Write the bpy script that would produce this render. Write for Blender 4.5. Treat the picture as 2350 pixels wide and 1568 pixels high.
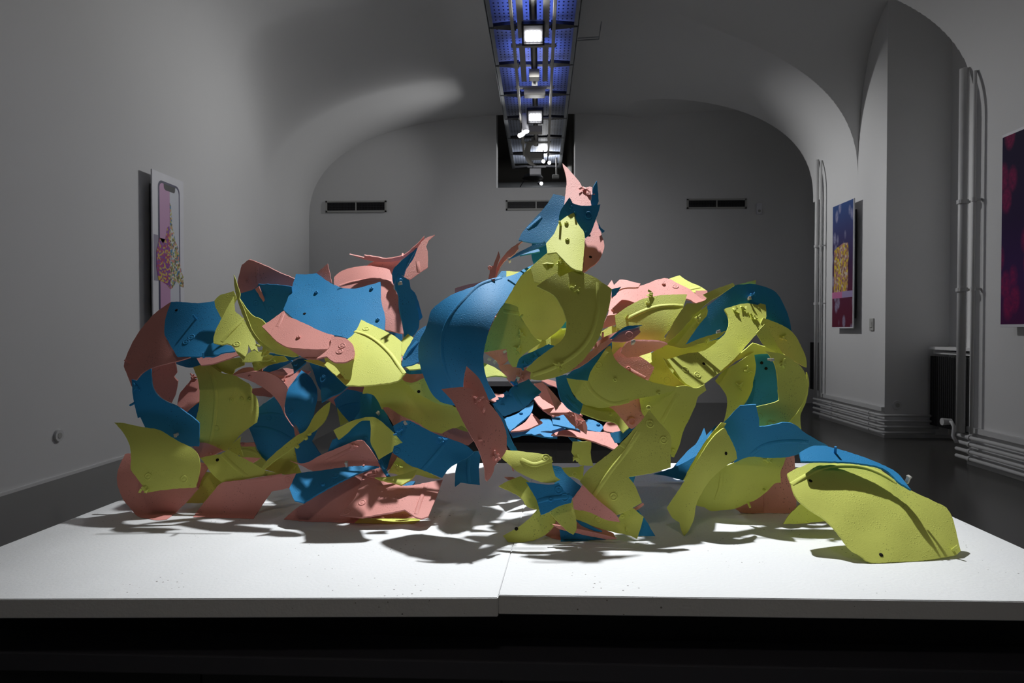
import bpy, bmesh, math, random
from mathutils import Vector, Matrix, Euler, noise
from mathutils.geometry import delaunay_2d_cdt

for o in list(bpy.data.objects):
    bpy.data.objects.remove(o, do_unlink=True)
SC = bpy.context.scene
COL = SC.collection
random.seed(7)
R = math.radians

# ------------------------------------------------------------------ camera
FPX, W, HH = 1590.0, 2350, 1568
EYE = Vector((0, 0, 1.0))
ROT = Euler((R(90 - 0.937), 0, R(2.341)), 'XYZ')
cd = bpy.data.cameras.new('camera')
cam = bpy.data.objects.new('camera', cd)
COL.objects.link(cam)
cam.location = EYE
cam.rotation_euler = ROT
cd.sensor_width = 36
cd.lens = FPX / W * 36
cd.clip_start = 0.05
cd.dof.use_dof = True
cd.dof.focus_distance = 1.62
cd.dof.aperture_fstop = 15
SC.camera = cam

# ------------------------------------------------------------------ exposure, world, key lights
SC.view_settings.view_transform = 'Standard'
SC.view_settings.look = 'None'
SC.view_settings.gamma = 1
SC.view_settings.exposure = 0
SC.view_settings.use_curve_mapping = False
wd = bpy.data.worlds.new('world')
SC.world = wd
wd.use_nodes = True
wd.node_tree.nodes['Background'].inputs[0].default_value = (.5, .52, .55, 1)
wd.node_tree.nodes['Background'].inputs[1].default_value = 0.0


def aim(o, target):
    o.rotation_euler = (Vector(target) - o.location).to_track_quat('-Z', 'Y').to_euler()


def spot(name, loc, target, energy, angle, blend=.5, radius=.04, col=(1, 1, 1)):
    l = bpy.data.lights.new(name, 'SPOT')
    l.energy = energy
    l.spot_size = R(angle)
    l.spot_blend = blend
    l.shadow_soft_size = radius
    l.color = col
    o = bpy.data.objects.new(name, l)
    o.location = loc
    COL.objects.link(o)
    aim(o, target)
    return o


# floodlight of the same track, above the sculpture and outside the frame
spot('key_floodlight', (0.02, 2.68, 3.43), (0.06, 1.82, .6), 535, 53, 1.0, .035, (.96, .985, 1))
# added warm fill behind the camera, lifts the shaded fronts
spot('front_fill', (-.06, -1.0, 3.43), (0, 1.7, .7), 26, 50, 1.0, .12, (1, .88, .74))
# track spots on vault, pier and left wall, then two added fills
spot('vault_wash', (-.15, 8.75, 3.42), (-2.9, 8.2, 3.1), 70, 95, 1.0, .05)
spot('pier_wash', (.1, 8.0, 3.4), (3.2, 7.3, 2.0), 170, 65, 1.0, .05)
spot('left_wall_wash', (-.15, 8.3, 3.36), (-3.25, 5.2, 1.8), 195, 100, 1.0, .05)
spot('right_wall_fill', (.1, 7.4, 3.4), (3.2, 4.4, 1.5), 120, 70, 1.0, .05)  # added fill, brightens the near right wall
spot('back_wall_fill', (-.06, 6.4, 3.4), (0, 9.64, 1.2), 60, 90, 1.0, .05)  # added fill, brightens the back wall
# blue service light inside the cable tray
for yy in (3.4, 4.6, 5.8, 6.9, 7.8):
    l = bpy.data.lights.new('tray_blue_light', 'AREA'); l.shape = 'RECTANGLE'; l.size = .5; l.size_y = .9
    l.energy = 2.0 if yy < 7 else .9; l.color = (.15, .24, 1.0)
    o = bpy.data.objects.new('tray_blue_light', l); COL.objects.link(o)
    o.location = (-.06, yy, 3.60); o.rotation_euler = (math.pi, 0, 0)

# ------------------------------------------------------------------ helpers
MROT = ROT.to_matrix()


def ray(px, py):
    return MROT @ Vector(((px - W / 2) / FPX, -(py - HH / 2) / FPX, -1))


def at(px, py, Y):                     # point on the sight line at world depth Y
    d = ray(px, py)
    return EYE + d * (Y / d.y)


def at_z(px, py, z):
    d = ray(px, py)
    return EYE + d * ((z - EYE.z) / d.z)


def at_x(px, py, x):
    d = ray(px, py)
    return EYE + d * (x / d.x)


def link(o, parent=None):
    COL.objects.link(o)
    if parent:
        o.parent = parent
    return o


def empty(name, loc, label=None, cat=None, group=None):
    o = bpy.data.objects.new(name, None)
    o.location = loc
    o.empty_display_size = .1
    COL.objects.link(o)
    tag(o, label, cat, group)
    return o


def tag(o, label=None, cat=None, group=None, kind=None):
    if label: o['label'] = label
    if cat: o['category'] = cat
    if group: o['group'] = group
    if kind: o['kind'] = kind
    return o


def obj(name, bm, mat, parent=None, smooth=False, org=None):
    if org is not None:
        bmesh.ops.translate(bm, verts=bm.verts, vec=-Vector(org))
    me = bpy.data.meshes.new(name)
    bm.to_mesh(me)
    bm.free()
    me.materials.append(mat)
    if smooth:
        for p in me.polygons: p.use_smooth = True
    o = bpy.data.objects.new(name, me)
    return link(o, parent)


def B():
    return bmesh.new()


def box(bm, x0, x1, y0, y1, z0, z1, bev=0):
    r = bmesh.ops.create_cube(bm, size=1)
    vs = r['verts']
    bmesh.ops.scale(bm, verts=vs, vec=(x1 - x0, y1 - y0, z1 - z0))
    bmesh.ops.translate(bm, verts=vs, vec=((x0 + x1) / 2, (y0 + y1) / 2, (z0 + z1) / 2))
    if bev:
        es = list({e for v in vs for e in v.link_edges})
        bmesh.ops.bevel(bm, geom=es, offset=bev, segments=2, affect='EDGES', profile=.5)
    return vs


def cyl(bm, p0, p1, r0, r1=None, n=16, caps=True):
    p0, p1 = Vector(p0), Vector(p1)
    r1 = r0 if r1 is None else r1
    d = p1 - p0
    m = Matrix.Translation((p0 + p1) / 2) @ d.to_track_quat('Z', 'Y').to_matrix().to_4x4()
    bmesh.ops.create_cone(bm, cap_ends=caps, segments=n, radius1=r0, radius2=r1, depth=d.length, matrix=m)


def tube(bm, pts, r, n=10):
    pts = [Vector(p) for p in pts]
    rings = []
    for i, p in enumerate(pts):
        a = pts[max(0, i - 1)]
        b = pts[min(len(pts) - 1, i + 1)]
        q = (b - a).normalized().to_track_quat('Z', 'Y')
        rings.append([bm.verts.new(p + q @ Vector((r * math.cos(2 * math.pi * k / n), r * math.sin(2 * math.pi * k / n), 0))) for k in range(n)])
    for u, v in zip(rings, rings[1:]):
        for k in range(n):
            bm.faces.new((u[k], u[(k + 1) % n], v[(k + 1) % n], v[k]))
    bm.faces.new(rings[0][::-1])
    bm.faces.new(rings[-1])
    bmesh.ops.recalc_face_normals(bm, faces=bm.faces)


def bend(a, c, b, r=.06, n=6):          # rounded corner a -> c -> b
    a, b, c = Vector(a), Vector(b), Vector(c)
    p = c + (a - c).normalized() * r
    q = c + (b - c).normalized() * r
    return [a] + [(p * (1 - t) ** 2 + c * 2 * t * (1 - t) + q * t * t) for t in [k / n for k in range(n + 1)]] + [b]


# ------------------------------------------------------------------ materials
def mat(name, col, rough=.6, spec=.4, metal=0, var=.06, nscale=8, bump=0, bscale=60, emit=None, estr=0):
    m = bpy.data.materials.new(name)
    m.use_nodes = True
    nt = m.node_tree
    b = nt.nodes['Principled BSDF']
    b.inputs['Roughness'].default_value = rough
    b.inputs['Specular IOR Level'].default_value = spec
    b.inputs['Metallic'].default_value = metal
    tc = nt.nodes.new('ShaderNodeTexCoord')
    nz = nt.nodes.new('ShaderNodeTexNoise')
    nz.inputs['Scale'].default_value = nscale
    nz.inputs['Detail'].default_value = 5
    nt.links.new(tc.outputs['Object'], nz.inputs['Vector'])
    mx = nt.nodes.new('ShaderNodeMix')
    mx.data_type = 'RGBA'
    mx.inputs[6].default_value = (*[max(0, c * (1 - var)) for c in col], 1)
    mx.inputs[7].default_value = (*[min(1, c * (1 + var)) for c in col], 1)
    nt.links.new(nz.outputs['Fac'], mx.inputs[0])
    nt.links.new(mx.outputs[2], b.inputs['Base Color'])
    if bump:
        n2 = nt.nodes.new('ShaderNodeTexNoise')
        n2.inputs['Scale'].default_value = bscale
        n2.inputs['Detail'].default_value = 6
        nt.links.new(tc.outputs['Object'], n2.inputs['Vector'])
        bp = nt.nodes.new('ShaderNodeBump')
        bp.inputs['Strength'].default_value = bump
        bp.inputs['Distance'].default_value = .003
        nt.links.new(n2.outputs['Fac'], bp.inputs['Height'])
        nt.links.new(bp.outputs['Normal'], b.inputs['Normal'])
    if emit:
        b.inputs['Emission Color'].default_value = (*emit, 1)
        b.inputs['Emission Strength'].default_value = estr
    return m


def shard_mat(name, col, pore):
    """thick matt paint over plastic: pores, specks, brushed grain"""
    m = bpy.data.materials.new(name)
    m.use_nodes = True
    nt = m.node_tree
    N, K = nt.nodes, nt.links
    b = N['Principled BSDF']
    b.inputs['Roughness'].default_value = .62
    b.inputs['Specular IOR Level'].default_value = .3
    tc = N.new('ShaderNodeTexCoord')
    big = N.new('ShaderNodeTexNoise'); big.inputs['Scale'].default_value = 9; big.inputs['Detail'].default_value = 4
    K.new(tc.outputs['Object'], big.inputs['Vector'])
    mx = N.new('ShaderNodeMix'); mx.data_type = 'RGBA'
    mx.inputs[6].default_value = (*[c * .88 for c in col], 1)
    mx.inputs[7].default_value = (*[min(1, c * 1.1) for c in col], 1)
    K.new(big.outputs['Fac'], mx.inputs[0])
    vo = N.new('ShaderNodeTexVoronoi'); vo.inputs['Scale'].default_value = 170
    K.new(tc.outputs['Object'], vo.inputs['Vector'])
    n3 = N.new('ShaderNodeTexNoise'); n3.inputs['Scale'].default_value = 14
    K.new(tc.outputs['Object'], n3.inputs['Vector'])
    th = N.new('ShaderNodeMapRange')
    th.inputs['From Min'].default_value = .40; th.inputs['From Max'].default_value = .70
    th.inputs['To Min'].default_value = .0; th.inputs['To Max'].default_value = .22
    K.new(n3.outputs['Fac'], th.inputs['Value'])
    lt = N.new('ShaderNodeMath'); lt.operation = 'LESS_THAN'
    K.new(vo.outputs['Distance'], lt.inputs[0]); K.new(th.outputs['Result'], lt.inputs[1])
    m2 = N.new('ShaderNodeMix'); m2.data_type = 'RGBA'
    m2.inputs[7].default_value = (*[c * .35 for c in col], 1)
    ml = N.new('ShaderNodeMath'); ml.operation = 'MULTIPLY'; ml.inputs[1].default_value = pore
    K.new(lt.outputs[0], ml.inputs[0])
    K.new(ml.outputs[0], m2.inputs[0]); K.new(mx.outputs[2], m2.inputs[6])
    K.new(m2.outputs[2], b.inputs['Base Color'])
    nb = N.new('ShaderNodeTexNoise'); nb.inputs['Scale'].default_value = 420; nb.inputs['Detail'].default_value = 5
    K.new(tc.outputs['Object'], nb.inputs['Vector'])
    v2 = N.new('ShaderNodeTexVoronoi'); v2.inputs['Scale'].default_value = 240
    K.new(tc.outputs['Object'], v2.inputs['Vector'])
    dt = N.new('ShaderNodeMapRange'); dt.inputs['From Min'].default_value = .34; dt.inputs['From Max'].default_value = .08
    K.new(v2.outputs['Distance'], dt.inputs['Value'])
    n5 = N.new('ShaderNodeTexNoise'); n5.inputs['Scale'].default_value = 22
    K.new(tc.outputs['Object'], n5.inputs['Vector'])
    mk = N.new('ShaderNodeMapRange'); mk.inputs['From Min'].default_value = .42; mk.inputs['From Max'].default_value = .66
    K.new(n5.outputs['Fac'], mk.inputs['Value'])
    dm = N.new('ShaderNodeMath'); dm.operation = 'MULTIPLY'
    K.new(dt.outputs['Result'], dm.inputs[0]); K.new(mk.outputs['Result'], dm.inputs[1])
    ad = N.new('ShaderNodeMath'); ad.operation = 'MULTIPLY_ADD'; ad.inputs[1].default_value = .55
    K.new(nb.outputs['Fac'], ad.inputs[0]); K.new(dm.outputs[0], ad.inputs[2])
    bp = N.new('ShaderNodeBump'); bp.inputs['Strength'].default_value = .5; bp.inputs['Distance'].default_value = .0011
    K.new(ad.outputs[0], bp.inputs['Height']); K.new(bp.outputs['Normal'], b.inputs['Normal'])
    return m


PAINT = {'p': shard_mat('pink_paint', (.78, .33, .29), .75),
         'b': shard_mat('blue_paint', (.022, .25, .54), .75),
         'y': shard_mat('yellow_green_paint', (.72, .76, .16), .55)}
M_WALL = mat('white_plaster', (.70, .70, .70), .9, .2, var=.02, nscale=2, bump=.12, bscale=25)
M_FLOOR = mat('grey_resin_floor', (.085, .082, .076), .22, .5, var=.08, nscale=3)
M_SLAB = None
M_BLACK = mat('black_lacquer', (.014, .014, .018), .3, .5)
M_LEDGE = mat('lightened_ledge_lacquer', (.06, .06, .074), .38, .5)  # the black lacquer lightened, stands in for light on the ledge
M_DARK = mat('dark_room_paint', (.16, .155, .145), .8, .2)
M_PIPE = mat('white_pipe_paint', (.62, .62, .62), .45, .4)
M_RAD = mat('black_radiator_enamel', (.008, .008, .009), .5, .4)
M_STEEL = mat('galvanised_steel', (.34, .36, .38), .5, .5, metal=.3, var=.15, nscale=20)
M_BEIGE = mat('beige_powder_coat', (.48, .46, .41), .5, .4)
M_CHAR = mat('charcoal_housing', (.03, .03, .035), .5, .4)
M_FRAME = mat('white_board', (.72, .72, .76), .5, .4)
M_VENT = mat('grey_vent_paint', (.42, .42, .40), .6, .3)
M_CLIP = mat('clear_plastic', (.62, .60, .56), .3, .5)
M_PIT = mat('dark_pit', (.02, .018, .015), .9, .1)
M_LED = mat('led_panel', (.9, .9, .9), .5, .2, emit=(1, 1, 1), estr=14)
M_LENS = mat('lamp_lens', (.9, .9, .9), .5, .2, emit=(1, 1, 1), estr=6)


def slab_mat():
    m = mat('white_plinth_paint', (.80, .81, .82), .75, .25, var=.03, nscale=5, bump=.35, bscale=140)
    nt = m.node_tree; N, K = nt.nodes, nt.links
    b = N['Principled BSDF']
    src = b.inputs['Base Color'].links[0].from_socket
    tc = N.new('ShaderNodeTexCoord')
    vo = N.new('ShaderNodeTexVoronoi'); vo.inputs['Scale'].default_value = 70
    K.new(tc.outputs['Object'], vo.inputs['Vector'])
    nz = N.new('ShaderNodeTexNoise'); nz.inputs['Scale'].default_value = 6
    K.new(tc.outputs['Object'], nz.inputs['Vector'])
    mr = N.new('ShaderNodeMapRange'); mr.inputs['From Min'].default_value = .45; mr.inputs['From Max'].default_value = .75
    mr.inputs['To Max'].default_value = .16
    K.new(nz.outputs['Fac'], mr.inputs['Value'])
    lt = N.new('ShaderNodeMath'); lt.operation = 'LESS_THAN'
    K.new(vo.outputs['Distance'], lt.inputs[0]); K.new(mr.outputs['Result'], lt.inputs[1])
    mx = N.new('ShaderNodeMix'); mx.data_type = 'RGBA'
    mx.inputs[7].default_value = (.28, .27, .26, 1)
    K.new(lt.outputs[0], mx.inputs[0]); K.new(src, mx.inputs[6]); K.new(mx.outputs[2], b.inputs['Base Color'])
    return m


M_SLAB = slab_mat()

# ------------------------------------------------------------------ room shell
XL, XR, XN, YB, YF = -3.25, 3.2, 3.78, 9.64, -3.0
SPR, CRW, NEXP = 2.5, 3.99, 2.5


def sup(t):
    t = min(1, abs(t))
    return (1 - t ** NEXP) ** (1 / NEXP)


def lun_r(Y, X=3.2):
    best = 0
    zc = 1.6 - .38 * max(0, 1 - X / 3.2) ** 2
    for c in (9.25, 6.2, 2.95, -.3):
        if abs(Y - c) < .95:
            best = max(best, SPR + zc * sup((Y - c) / .95))
    return best


def vault(X, Y):
    zb = SPR + (CRW - SPR) * sup(X / (XR if X > 0 else 3.25))
    if X > 0:
        return max(zb, lun_r(Y, X))
    # left side: the near bay swells into a rounder, fuller vault and flows smoothly into the barrel
    b = min(1, max(0, (8.2 - Y) / 1.0)); b = b * b * (3 - 2 * b)
    k = min(1, -X / 1.1); k = k * k * (3 - 2 * k)
    n = NEXP + 4.0 * b * k
    q = min(1, -X / 3.25)
    return SPR + (CRW - SPR + .42 * b * k) * (1 - q ** n) ** (1 / n)


def grid(bm, rows):
    vs = [[bm.verts.new(p) for p in r] for r in rows]
    for a, b in zip(vs, vs[1:]):
        for i in range(len(a) - 1):
            try:
                bm.faces.new((a[i], a[i + 1], b[i + 1], b[i]))
            except ValueError:
                pass


def structure(name, bm, m, smooth=False, parent=None):
    o = obj(name, bm, m, parent, smooth)
    o['kind'] = 'structure'
    return o


def frange(a, b, n):
    return [a + (b - a) * i / n for i in range(n + 1)]


XSL = [-3.25 * math.cos(math.pi * i / 180) for i in range(91)]
XSR = [XR * math.sin(math.pi * i / 400) for i in range(201)]
YS = frange(YF, YB, 260)
bm = B()
grid(bm, [[(x, y, vault(x, y)) for x in XSL] for y in YS])
grid(bm, [[(x, y, vault(x, y)) for x in XSR] for y in frange(YF, 3.4, 120) + frange(3.4, YB, 800)[1:]])
NICHES = [(5.3, 6.57), (8.05, YB), (2.0, 3.35)]
for a, b in NICHES:
    grid(bm, [[(x, y, lun_r(y) if lun_r(y) else vault(XR, y)) for x in frange(XR, XN, 4)] for y in frange(a, b, 60)])
bmesh.ops.recalc_face_normals(bm, faces=bm.faces)
for e in bm.edges:
    if len(e.link_faces) == 2 and e.calc_face_angle(0) > .35: e.smooth = False
ceil = structure('ceiling', bm, M_WALL, True)
bm = B()
box(bm, -3.6, 4.2, YF - .2, YB, -.1, 0)
structure('floor', bm, M_FLOOR)
bm = B()
grid(bm, [[(XL, y, z * vault(XL, y)) for z in (0, .5, 1)] for y in YS])
structure('wall_left', bm, M_WALL)
for a, b in ((YF, 2.0), (3.35, 5.3), (6.57, 8.05)):
    bm = B(); grid(bm, [[(XR, y, z * vault(XR, y)) for z in (0, .5, 1)] for y in frange(a, b, 40)])
    structure('wall_right', bm, M_WALL)
for a, b in NICHES:
    bm = B(); grid(bm, [[(XN, y, z * (lun_r(y) or vault(XR, y))) for z in (0, 1)] for y in frange(a, b, 40)])
    structure('wall_right', bm, M_WALL)
    for y in (a, b):
        if y == YB: continue
        t = lun_r(y) or vault(XR, y)
        bm = B(); grid(bm, [[(x, y, 0), (x, y, t)] for x in (XR, XN)])
        structure('wall_right', bm, M_WALL)
bm = B()
OX0, OX1, OZ = -.612, .479, 2.977
xs = sorted(set([round(v, 4) for v in frange(XL, XN, 70)] + [OX0, OX1]))
for a, b in zip(xs, xs[1:]):
    def top(x): return (vault(max(x, XL + .02), YB - .001) + .35 if x <= XR else lun_r(YB - .001) + .1)
    z1a, z1b = top(a), top(b)
    if a >= OX0 - 1e-6 and b <= OX1 + 1e-6:
        z1a = z1b = OZ
    bm.faces.new([bm.verts.new(p) for p in ((a, YB, 0), (b, YB, 0), (b, YB, z1b), (a, YB, z1a))])
# reveal of the opening
for q in (((OX0, YB, OZ), (OX1, YB, OZ), (OX1, YB + .35, OZ), (OX0, YB + .35, OZ)),
          ((OX0, YB, OZ), (OX0, YB + .35, OZ), (OX0, YB + .35, 4.2), (OX0, YB, 4.2)),
          ((OX1, YB, OZ), (OX1, YB + .35, OZ), (OX1, YB + .35, 4.2), (OX1, YB, 4.2))):
    bm.faces.new([bm.verts.new(p) for p in q])
structure('wall_back', bm, M_WALL)
bm = B()
box(bm, -3.6, 4.2, YF - .2, YF - .05, 0, 4.4)
structure('wall_front', bm, M_WALL)
# dark room beyond the opening
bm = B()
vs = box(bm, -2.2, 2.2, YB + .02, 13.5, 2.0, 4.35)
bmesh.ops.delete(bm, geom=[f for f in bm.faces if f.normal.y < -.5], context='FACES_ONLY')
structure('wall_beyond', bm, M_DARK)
# skirting of the left wall and window board in the niche
bm = B(); box(bm, XL, XL + .012, YF, YB, 0, .02)
structure('baseboard_left', bm, M_WALL)
bm = B(); box(bm, XR - .012, XR, 3.35, 5.3, 0, .03); box(bm, XR - .012, XR, 6.57, 8.05, 0, .03)
box(bm, XR - .012, XN, 6.55, 6.57, 0, .03)
structure('baseboard_right', bm, M_WALL)
bm = B()
box(bm, 3.56, XN, 5.35, 6.5, .825, .85)
box(bm, 3.60, XN, 5.35, 6.5, .785, .81)
structure('trim_1', bm, M_PIPE)
# flush door in the back wall
bm = B()
p = at(1186, 527, YB); q = at(1296, 527, YB)
box(bm, p.x, q.x, YB - .008, YB + .01, 0, p.z, .002)
structure('door_1', bm, M_WALL)


# ------------------------------------------------------------------ wall fittings
def vent(px0, px1, py0, py1, where):
    a, b = at(px0, py1, YB), at(px1, py0, YB)
    w, h = b.x - a.x, b.z - a.z
    c = Vector(((a.x + b.x) / 2, YB, (a.z + b.z) / 2))
    t = empty('air_vent', c, 'long grey slotted air vent in the back wall, ' + where, 'vent', 'air vents in the back wall')
    bm = B(); box(bm, -w / 2 + .02, w / 2 - .02, -.004, -.002, -h / 2 + .015, h / 2 - .015)
    obj('backing', bm, M_PIT, t)
    bm = B()
    f = .022
    for x0, x1, z0, z1 in ((-w / 2, w / 2, h / 2 - f, h / 2), (-w / 2, w / 2, -h / 2, -h / 2 + f), (-w / 2, -w / 2 + f, -h / 2, h / 2), (w / 2 - f, w / 2, -h / 2, h / 2)):
        box(bm, x0, x1, -.022, 0, z0, z1)
    obj('frame', bm, M_VENT, t)
    bm = B(); box(bm, -.008, .008, -.02, 0, -h / 2 + f, h / 2 - f)
    obj('divider', bm, M_VENT, t)
    bm = B()
    for k in range(5):
        z = -h / 2 + f + (h - 2 * f) * (k + .5) / 5
        box(bm, -w / 2 + f, w / 2 - f, -.014, -.006, z - .0035, z + .0035)
    n = int(w / .022)
    for k in range(n):
        x = -w / 2 + f + (w - 2 * f) * (k + .5) / n
        box(bm, x - .002, x + .002, -.012, -.005, -h / 2 + f, h / 2 - f)
    tag(obj('grille', bm, M_CHAR, t), kind='stuff')


vent(748, 887, 461, 488, 'left one near the left vault')
vent(1161, 1300, 459, 483, 'middle one below the dark opening')
vent(1576, 1713, 456, 480, 'right one beside the small sensor box')
p = at(1741, 480, YB)
t = empty('sensor_box', p, 'small pale sensor box on the back wall right of the right vent', 'sensor')
bm = B(); box(bm, -.035, .035, -.035, 0, -.075, .075, .006); obj('housing', bm, M_FRAME, t)
bm = B(); cyl(bm, (0, -.034, -.03), (0, -.045, -.03), .02, .014); obj('lens', bm, M_VENT, t)


def round_socket(p, nx, ny, label):
    t = empty('wall_socket', p, label, 'socket')
    n = Vector((nx, ny, 0))
    bm = B(); cyl(bm, (0, 0, 0), n * .014, .045, .04, 28); obj('cover_plate', bm, M_PIPE, t)
    bm = B(); cyl(bm, n * .0142, n * .016, .02, .02, 20); obj('inset', bm, M_VENT, t)


round_socket(at_x(133, 1000, XL + .001), 1, 0, 'small round white socket low on the left wall')
round_socket(at(2058, 930, 6.568), 0, -1, 'small round white socket low in the window niche on the right')
p = at_x(2002, 745, XR - .001)
t = empty('light_switch', p, 'small grey light switch on the right pier beside the purple poster', 'switch')
bm = B(); box(bm, -.012, 0, -.04, .04, -.06, .06, .004); obj('switch_plate', bm, M_VENT, t)
bm = B(); box(bm, -.017, -.012, -.022, .022, -.03, .03, .003); obj('rocker', bm, M_VENT, t)
# ring hook in the vault
p = at(1009, 0, 5.6)
p.z = vault(p.x, p.y)
t = empty('ceiling_hook', p, 'small round hook plate in the vault left of the cable tray', 'hook')
bm = B(); cyl(bm, (0, 0, .0), (0, 0, -.02), .03, .028, 20); obj('plate', bm, M_WALL, t)


# radiators
def radiator(y0, y1, x, z0, z1, label):
    t = empty('radiator', (x, (y0 + y1) / 2, z0), label, 'radiator', 'black ribbed radiators in the right wall niches')
    h = z1 - z0
    w = y1 - y0
    bm = B(); box(bm, 0.012, .05, -w / 2, w / 2, .0, h, .004); obj('panel', bm, M_RAD, t)
    n = int(w / .03)
    fm = None
    for k in range(n):
        y = -w / 2 + w * (k + .5) / n
        if fm is None:
            bm = B(); box(bm, 0, .012, -.012, .012, .0, h, .004)
            o = obj('rib', bm, M_RAD, t); fm = o.data
        else:
            o = bpy.data.objects.new('rib', fm); link(o, t)
        o.location = (0, y, 0)
    bm = B()
    for y in (-w / 2 + .1, w / 2 - .1):
        box(bm, .05, .16, y - .02, y + .02, h * .7, h * .75)
    obj('bracket', bm, M_RAD, t)


radiator(5.5, 6.52, 3.58, .13, .765, 'black ribbed radiator under the white board in the near right niche')
radiator(8.4, 9.36, 3.58, .22, .84, 'black ribbed radiator in the far right niche behind the pipes')


# pipes
def pipe(pts, r, label, clips=(), group='white pipes low on the right wall', cat='pipe', clipdir=(1, 0, 0)):
    t = empty('heating_pipe', pts[0], label, cat, group)
    bm = B(); tube(bm, pts, r); obj('tube', bm, M_PIPE, t, True, org=pts[0])
    for c in clips:
        bm = B()
        cyl(bm, Vector(c) - Vector(clipdir) * .0 + Vector((0, -.012, 0)), Vector(c) + Vector((0, .012, 0)), r * 1.45, None, 14)
        cyl(bm, Vector(c), Vector(c) + Vector(clipdir) * .053, .007, None, 8)
        obj('pipe_clip', bm, M_PIPE, t, False, org=pts[0])


NM = ['lowest', 'second lowest', 'second highest', 'highest']
for i, z in enumerate((.055, .108, .162, .212)):
    xp = XR - .055
    pipe(bend((xp, 8.10, z), (xp, 6.50, z), (3.62 + .03 * (i % 2), 6.50, z), .07), .0125,
         NM[i] + ' of four white pipes around the purple poster pier', [(xp, 6.75, z), (xp, 7.6, z)])
    pipe([(xp, 5.36, z), (xp, 4.6, z), (xp, 3.4, z)], .0135,
         NM[i] + ' of the four white pipes along the near right wall', [(xp, 5.2, z), (xp, 4.3, z)])
for y0, y1, lb in ((3.4, 5.28, 'thin white cable duct above the pipes on the near right wall'), (6.57, 8.05, 'thin white cable duct above the pipes on the pier with the purple poster')):
    bm = B(); box(bm, XR - .03, XR - .001, y0, y1, .245, .283); tag(obj('cable_duct', bm, M_PIPE), lb, 'duct')
for (y, xx, r, ztop, lab, n) in ((8.01, 3.13, .02, 2.93, 'white riser pipe at the far edge of the pier with the purple poster', 0),
                                 (7.92, 3.14, .012, 2.9, 'thinner white riser pipe on the pier with the purple poster', 1),
                                 (5.28, 3.125, .03, 2.93, 'thick white riser pipe at the near right niche', 2),
                                 (5.18, 3.145, .012, 2.88, 'thin white riser pipe beside the thick riser', 3)):
    t = empty('riser_pipe', (xx, y, 0), lab, 'pipe')
    bm = B(); cyl(bm, (0, 0, .24), (0, 0, ztop), r); obj('tube', bm, M_PIPE, t, True)
    for zz in (1.3, 1.95):
        bm = B(); cyl(bm, (0, 0, zz - .014), (0, 0, zz + .014), r * 1.35); box(bm, 0, .053, -.008, .008, zz - .008, zz + .008)
        obj('pipe_clip', bm, M_PIPE, t)
t = empty('radiator_valve', (3.12, 5.38, .27), 'white curled radiator valve at the corner of the near right niche', 'valve')
bm = B(); tube(bm, [(0, .04, .03), (0, .0, .03), (0, -.03, .0), (0, -.02, -.07), (0, -.06, -.11)], .013); obj('elbow', bm, M_PIPE, t, True)
bm = B(); cyl(bm, (-.05, .04, .03), (.02, .04, .03), .028, .022, 14); obj('valve_cap', bm, M_PIPE, t)


# ------------------------------------------------------------------ posters
def emit_rect(name, m, y0, y1, z0, z1, x, parent, nx, d=.0015):
    bm = B(); box(bm, min(x, x + nx * d), max(x, x + nx * d), y0, y1, z0, z1)
    return obj(name, bm, m, parent)


def poly_print(name, m, pts, x, parent, nx, d=.001):
    """flat printed shape on a wall board: pts are (y, z)"""
    bm = B()
    f = bm.faces.new([bm.verts.new((x + nx * d, y, z)) for y, z in pts])
    bmesh.ops.triangulate(bm, faces=bm.faces)
    r = bmesh.ops.extrude_face_region(bm, geom=bm.faces[:])
    bmesh.ops.translate(bm, verts=[v for v in r['geom'] if isinstance(v, bmesh.types.BMVert)], vec=(-nx * d, 0, 0))
    bmesh.ops.recalc_face_normals(bm, faces=bm.faces)
    return obj(name, bm, m, parent)


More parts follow.
